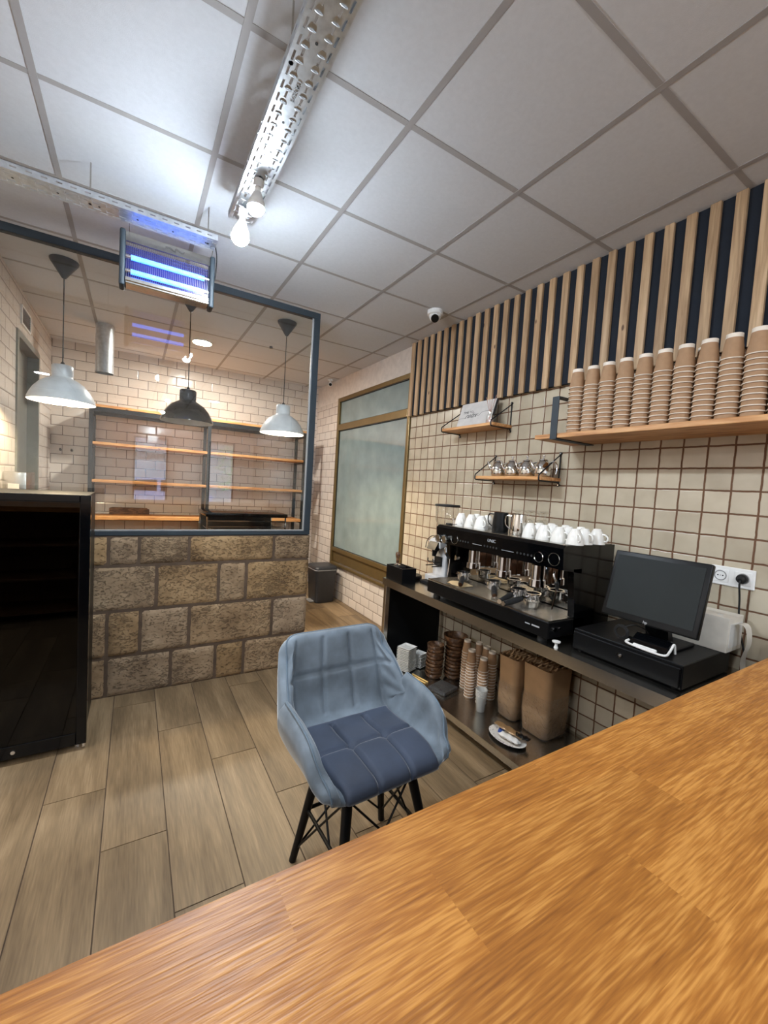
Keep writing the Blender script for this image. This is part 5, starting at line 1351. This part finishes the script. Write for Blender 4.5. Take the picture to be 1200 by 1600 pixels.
# ------------------------------------------------------------------ velvet armchair stool
def chair():
    t = thing('velvet_armchair', (0, 0, 0), 'grey blue velvet tub chair with black legs behind the counter', 'chair')
    ZS = 0.0
    sp_ = [(-.226, .446), (-.218, .472), (-.10, .484), (.06, .474), (.150, .492), (.192, .56), (.222, .68), (.250, .79), (.262, .836)]
    spn = bez([(0, a, b) for a, b in sp_], 12)
    ds_ = [0]
    for a, b in zip(spn, spn[1:]): ds_.append(ds_[-1] + (b - a).length)
    TT = ds_[-1]
    def spine(u):
        s = u * TT
        for i in range(len(ds_) - 1):
            if s <= ds_[i + 1] + 1e-9:
                f_ = (s - ds_[i]) / max(1e-9, ds_[i + 1] - ds_[i]); return spn[i].lerp(spn[i + 1], min(1, f_))
        return spn[-1]
    def lerp_t(tab, u):
        for i in range(len(tab) - 1):
            (a, va), (b, vb) = tab[i], tab[i + 1]
            if u <= b:
                sl = lambda j: 0.0 if j <= 0 or j >= len(tab) - 1 else (tab[j + 1][1] - tab[j - 1][1]) / (tab[j + 1][0] - tab[j - 1][0])
                t_ = (u - a) / (b - a); h = b - a; m0, m1 = sl(i) * h, sl(i + 1) * h
                return (2 * t_ ** 3 - 3 * t_ ** 2 + 1) * va + (t_ ** 3 - 2 * t_ ** 2 + t_) * m0 + (3 * t_ ** 2 - 2 * t_ ** 3) * vb + (t_ ** 3 - t_ ** 2) * m1
        return tab[-1][1]
    A_ = [(0, .012), (.04, .055), (.10, .118), (.22, .168), (.42, .190), (.6, .165), (.8, .085), (1, .025)]
    W_ = [(0, .180), (.10, .197), (.4, .200), (.6, .198), (.8, .188), (1, .172)]
    B_ = [(0, .048), (.10, .062), (.5, .066), (.8, .052), (1, .045)]
    def pt(u, s, off=0.0):
        p = spine(u); e = 1e-3
        d = (spine(min(1, u + .02)) - spine(max(0, u - .02))).normalized()
        n = Vector((0, -d.z, d.y))     # seat: up, back: forward
        W, A, B = lerp_t(W_, u), lerp_t(A_, u), lerp_t(B_, u)
        s0 = .56; a = abs(s); sg_ = 1 if s >= 0 else -1
        if a <= s0: x, h, nx, nh = W * a / s0, 0, 0, 1
        else:
            q = (a - s0) / (1 - s0); ang = q * PI / 2
            x = W + B * math.sin(ang) ** .9; h = A * (q ** 1.7)
            nx, nh = -math.sin(ang) * .9, math.cos(ang) + .12
        # corner rounding at the top of the back and at the front lip
        rnd = 0
        if u > .74 and a > .45: rnd = ((u - .74) / .26) ** 1.5 * (1 - math.sqrt(max(0, 1 - ((a - .45) / .55) ** 2.2))) * .085
        if u < .16 and a > .4: rnd = -((.16 - u) / .16) ** 1.2 * ((a - .4) / .6) ** 2.5 * .045
        nrm = Vector((sg_ * nx, 0, 0)) + n * nh; nrm.normalize()
        return Vector((sg_ * x, 0, 0)) + p + n * h - d * rnd + nrm * off
    def groove(u, s):
        g = 0.0
        lines_s = [(-.20, .02, .46), (.20, .02, .46), (-.20, .56, .97), (.20, .56, .97)]
        for s0, ua, ub in lines_s:
            if ua < u < ub: g = max(g, math.exp(-((s - s0) / .022) ** 2))
        for u0, sa in ((.24, .60), (.79, 1.0)):
            if abs(s) < sa: g = max(g, math.exp(-((u - u0) / .010) ** 2))
        for u0 in (.24, .79):
            for s0 in (-.20, .20):
                g = max(g, 1.6 * math.exp(-(((s - s0) / .05) ** 2 + ((u - u0) / .022) ** 2)))
        for sa in (-.60, .60): g = max(g, .9 * math.exp(-((s - sa) / .02) ** 2)) if .46 < u < .97 else g
        return g
    def edge(u, s):
        e = min((1 - abs(s)) / .10, (1 - u) / .05, u / .03, 1); return math.sqrt(max(0, 1 - (1 - max(0, e)) ** 2))
    NU, NV = 84, 72
    mb = MB()
    seat_region = lambda u, s: u < .47 and abs(s) < .62
    def inner(i, j): 
        u, s = i / NU, -1 + 2 * j / NV
        wr = .0035 * math.sin(u * 60 + s * 14) * math.exp(-((abs(s) - .8) / .15) ** 2)
        return pt(u, s, .020 * edge(u, s) * (1 - .6 * groove(u, s)) + wr * edge(u, s))
    V = [[mb.bm.verts.new(inner(i, j)) for j in range(NV + 1)] for i in range(NU + 1)]
    O = [[mb.bm.verts.new(pt(i / NU, -1 + 2 * j / NV, -.034 * edge(i / NU, -1 + 2 * j / NV) - .004)) for j in range(NV + 1)] for i in range(NU + 1)]
    for i in range(NU):
        for j in range(NV):
            mb.f([V[i][j], V[i][j + 1], V[i + 1][j + 1], V[i + 1][j]])
            mb.f([O[i][j], O[i + 1][j], O[i + 1][j + 1], O[i][j + 1]])
    for i in range(NU):
        mb.f([V[i][0], V[i + 1][0], O[i + 1][0], O[i][0]]); mb.f([V[i][NV], O[i][NV], O[i + 1][NV], V[i + 1][NV]])
    for j in range(NV):
        mb.f([V[0][j], O[0][j], O[0][j + 1], V[0][j + 1]]); mb.f([V[NU][j], V[NU][j + 1], O[NU][j + 1], O[NU][j]])
    mb.build('shell', 'velvet', t, ang=80)
    # seat cushion
    mb = MB(); N1, N2 = 60, 60
    def cush(u, v):
        U = .010 + .50 * u; s = -.60 + 1.20 * v
        e = min(u / .06, (1 - u) / .08, v / .07, (1 - v) / .07, 1); e = math.sqrt(max(0, 1 - (1 - max(0, e)) ** 2))
        g = groove(U, s)
        pf_ = .5 + .5 * abs(math.sin(PI * (v * 2.9 + .05))) ** .5
        return pt(U, s, .008 + .028 * e * (1 - .50 * min(1.3, g)) + .008 * e * pf_)
    mb.grid(cush, N1, N2); mb.build('seat_cushion', 'velvet_seat', t, ang=80)
    # piping along the rim
    rim = [pt(i / 60, -1, -.008) for i in range(61)] + [pt(1, -1 + 2 * j / 40, -.008) for j in range(1, 41)] + [pt(1 - i / 60, 1, -.008) for i in range(1, 61)] + [pt(0, 1 - 2 * j / 40, -.008) for j in range(1, 40)]
    mb = MB(); mb.tube(rim, .0042, 8, closed=True); mb.build('piping', 'piping', t)
    # legs
    mb = MB(); mb.box(-.15, .15, -.14, .13, .425, .440, .004); mb.build('seat_plate', 'black', t)
    tops = {(-1, -1): (-.13, -.16), (1, -1): (.13, -.16), (-1, 1): (-.13, .05), (1, 1): (.13, .05)}
    feet = {}
    for (sx_, sy_), (x, y) in tops.items():
        f_ = Vector((sx_ * .205, sy_ * .19 - .085, 0)); feet[(sx_, sy_)] = f_
        mb = MB(); mb.cyl((x, y, .430), tuple(f_), .019, .0135, 20); lg = mb.build('leg', 'satin_black', t)
    def at(sx_, sy_, z):
        a = Vector((*tops[(sx_, sy_)], .43)); b = feet[(sx_, sy_)]; return a.lerp(b, (.43 - z) / .43)
    mb = MB(); z = .215
    for a, b in (((-1, -1), (-1, 1)), ((1, -1), (1, 1)), ((-1, 1), (1, 1)), ((-1, -1), (1, -1))):
        mb.tube([at(*a, z), at(*b, z)], .007, 8)
    for a, b in (((-1, -1), (1, -1)), ((1, -1), (-1, -1)), ((-1, -1), (-1, 1)), ((-1, 1), (-1, -1)), ((1, -1), (1, 1)), ((1, 1), (1, -1)), ((-1, 1), (1, 1)), ((1, 1), (-1, 1))):
        top = at(*a, .41); bot = at(*b, .05); mb.tube([top * .98, bot], .0042, 8)
    mb.build('stretcher', 'satin_black', t)
    return t
ch = chair()
ch.location = (.765, 1.335, 0); ch.rotation_euler = (0, 0, math.radians(2))

# ------------------------------------------------------------------ street outside the front (seen only mirrored in the glass)
mb = MB(); mb.box(-14, 14, -16, YF - WT, -.08, -.02); tag(mb.build('street_ground', 'asphalt', smooth=False), kind='structure')
ab = thing('pharmacy_building', (0, -12.5, 0), 'pale building across the street with a dark green pharmacy sign', 'building')
mb = MB(); mb.box(-10, 10, -13, -12, 0, 2.9); mb.build('wall', 'facade', ab, smooth=False)
mb = MB()
for i in range(24): mb.box(-1.2, 2.4, -11.985, -11.96, .1 + i * .075, .165 + i * .075)
mb.build('shutter', 'shutter', ab, smooth=False)
textobj('FARMACIA', .36, basis((.75, -11.95, 2.12), (-1, 0, 0), (0, 0, 1)), 'green', ab, 'sign_lettering', .02)
mb = MB(); mb.box(-3, 5, -12.0, -11.2, 2.9, 3.0); 
for i in range(40): mb.box(-3 + i * .2, -2.98 + i * .2, -11.25, -11.23, 3.0, 3.8)
mb.build('balcony', 'facade', ab, smooth=False)
car = thing('parked_car', (.9, -8, 0), 'pale lavender hatchback parked across the street', 'car')
prof = [(-1.1, .30), (-1.1, .72), (-.9, .86), (-.45, .93), (-.1, 1.32), (1.3, 1.38), (1.85, .98), (2.05, .90), (2.1, .32)]
mb = MB(); mb.prism([(x, -8.8, z) for x, z in prof], (0, 1.6, 0)); mb.build('body', 'carpaint', car, ang=40)
mb = MB(); mb.prism([(-.32, -7.195, .98), (-.05, -7.195, 1.26), (.55, -7.195, 1.30), (.55, -7.195, .98)], (0, .01, 0)); mb.prism([(.65, -7.195, .98), (.65, -7.195, 1.30), (1.25, -7.195, 1.32), (1.6, -7.195, 1.0)], (0, .01, 0)); mb.build('side_window', 'gloss_black', car)
for x in (-.55, 1.45):
    for y in (-8.82, -7.30):
        mb = MB(); mb.cyl((x, y, .30), (x, y + .12, .30), .32, n=28); mb.build('wheel', 'rubber', car)
tr = thing('street_tree', (3.4, -9.0, 0), 'leafy green tree across the street', 'tree')
mb = MB(); mb.tube(bez([(3.4, -9, -.02), (3.45, -9, .8), (3.35, -9, 1.6), (3.4, -9, 2.3)], 6), .08, 10); mb.build('trunk', 'bark', tr)
mb = MB(); rg = random.Random(4)
for k in range(1400):
    a = rg.random() * 2 * PI; r_ = 1.0 * rg.random() ** .5; z = rg.uniform(1.0, 3.2)
    c = Vector((3.4 + r_ * math.cos(a), -9 + r_ * math.sin(a), z)); d1 = Vector((rg.uniform(-1, 1), rg.uniform(-1, 1), rg.uniform(-1, 1))).normalized() * .06; _, u_, v_ = frame_of(d1)
    mb.poly([c - d1, c + u_ * .03, c + d1, c - u_ * .03])
mb.build('crown', 'leaf', tr, smooth=False, fix=False)

for o in bpy.data.objects:
    if '_o' in o: del o['_o']
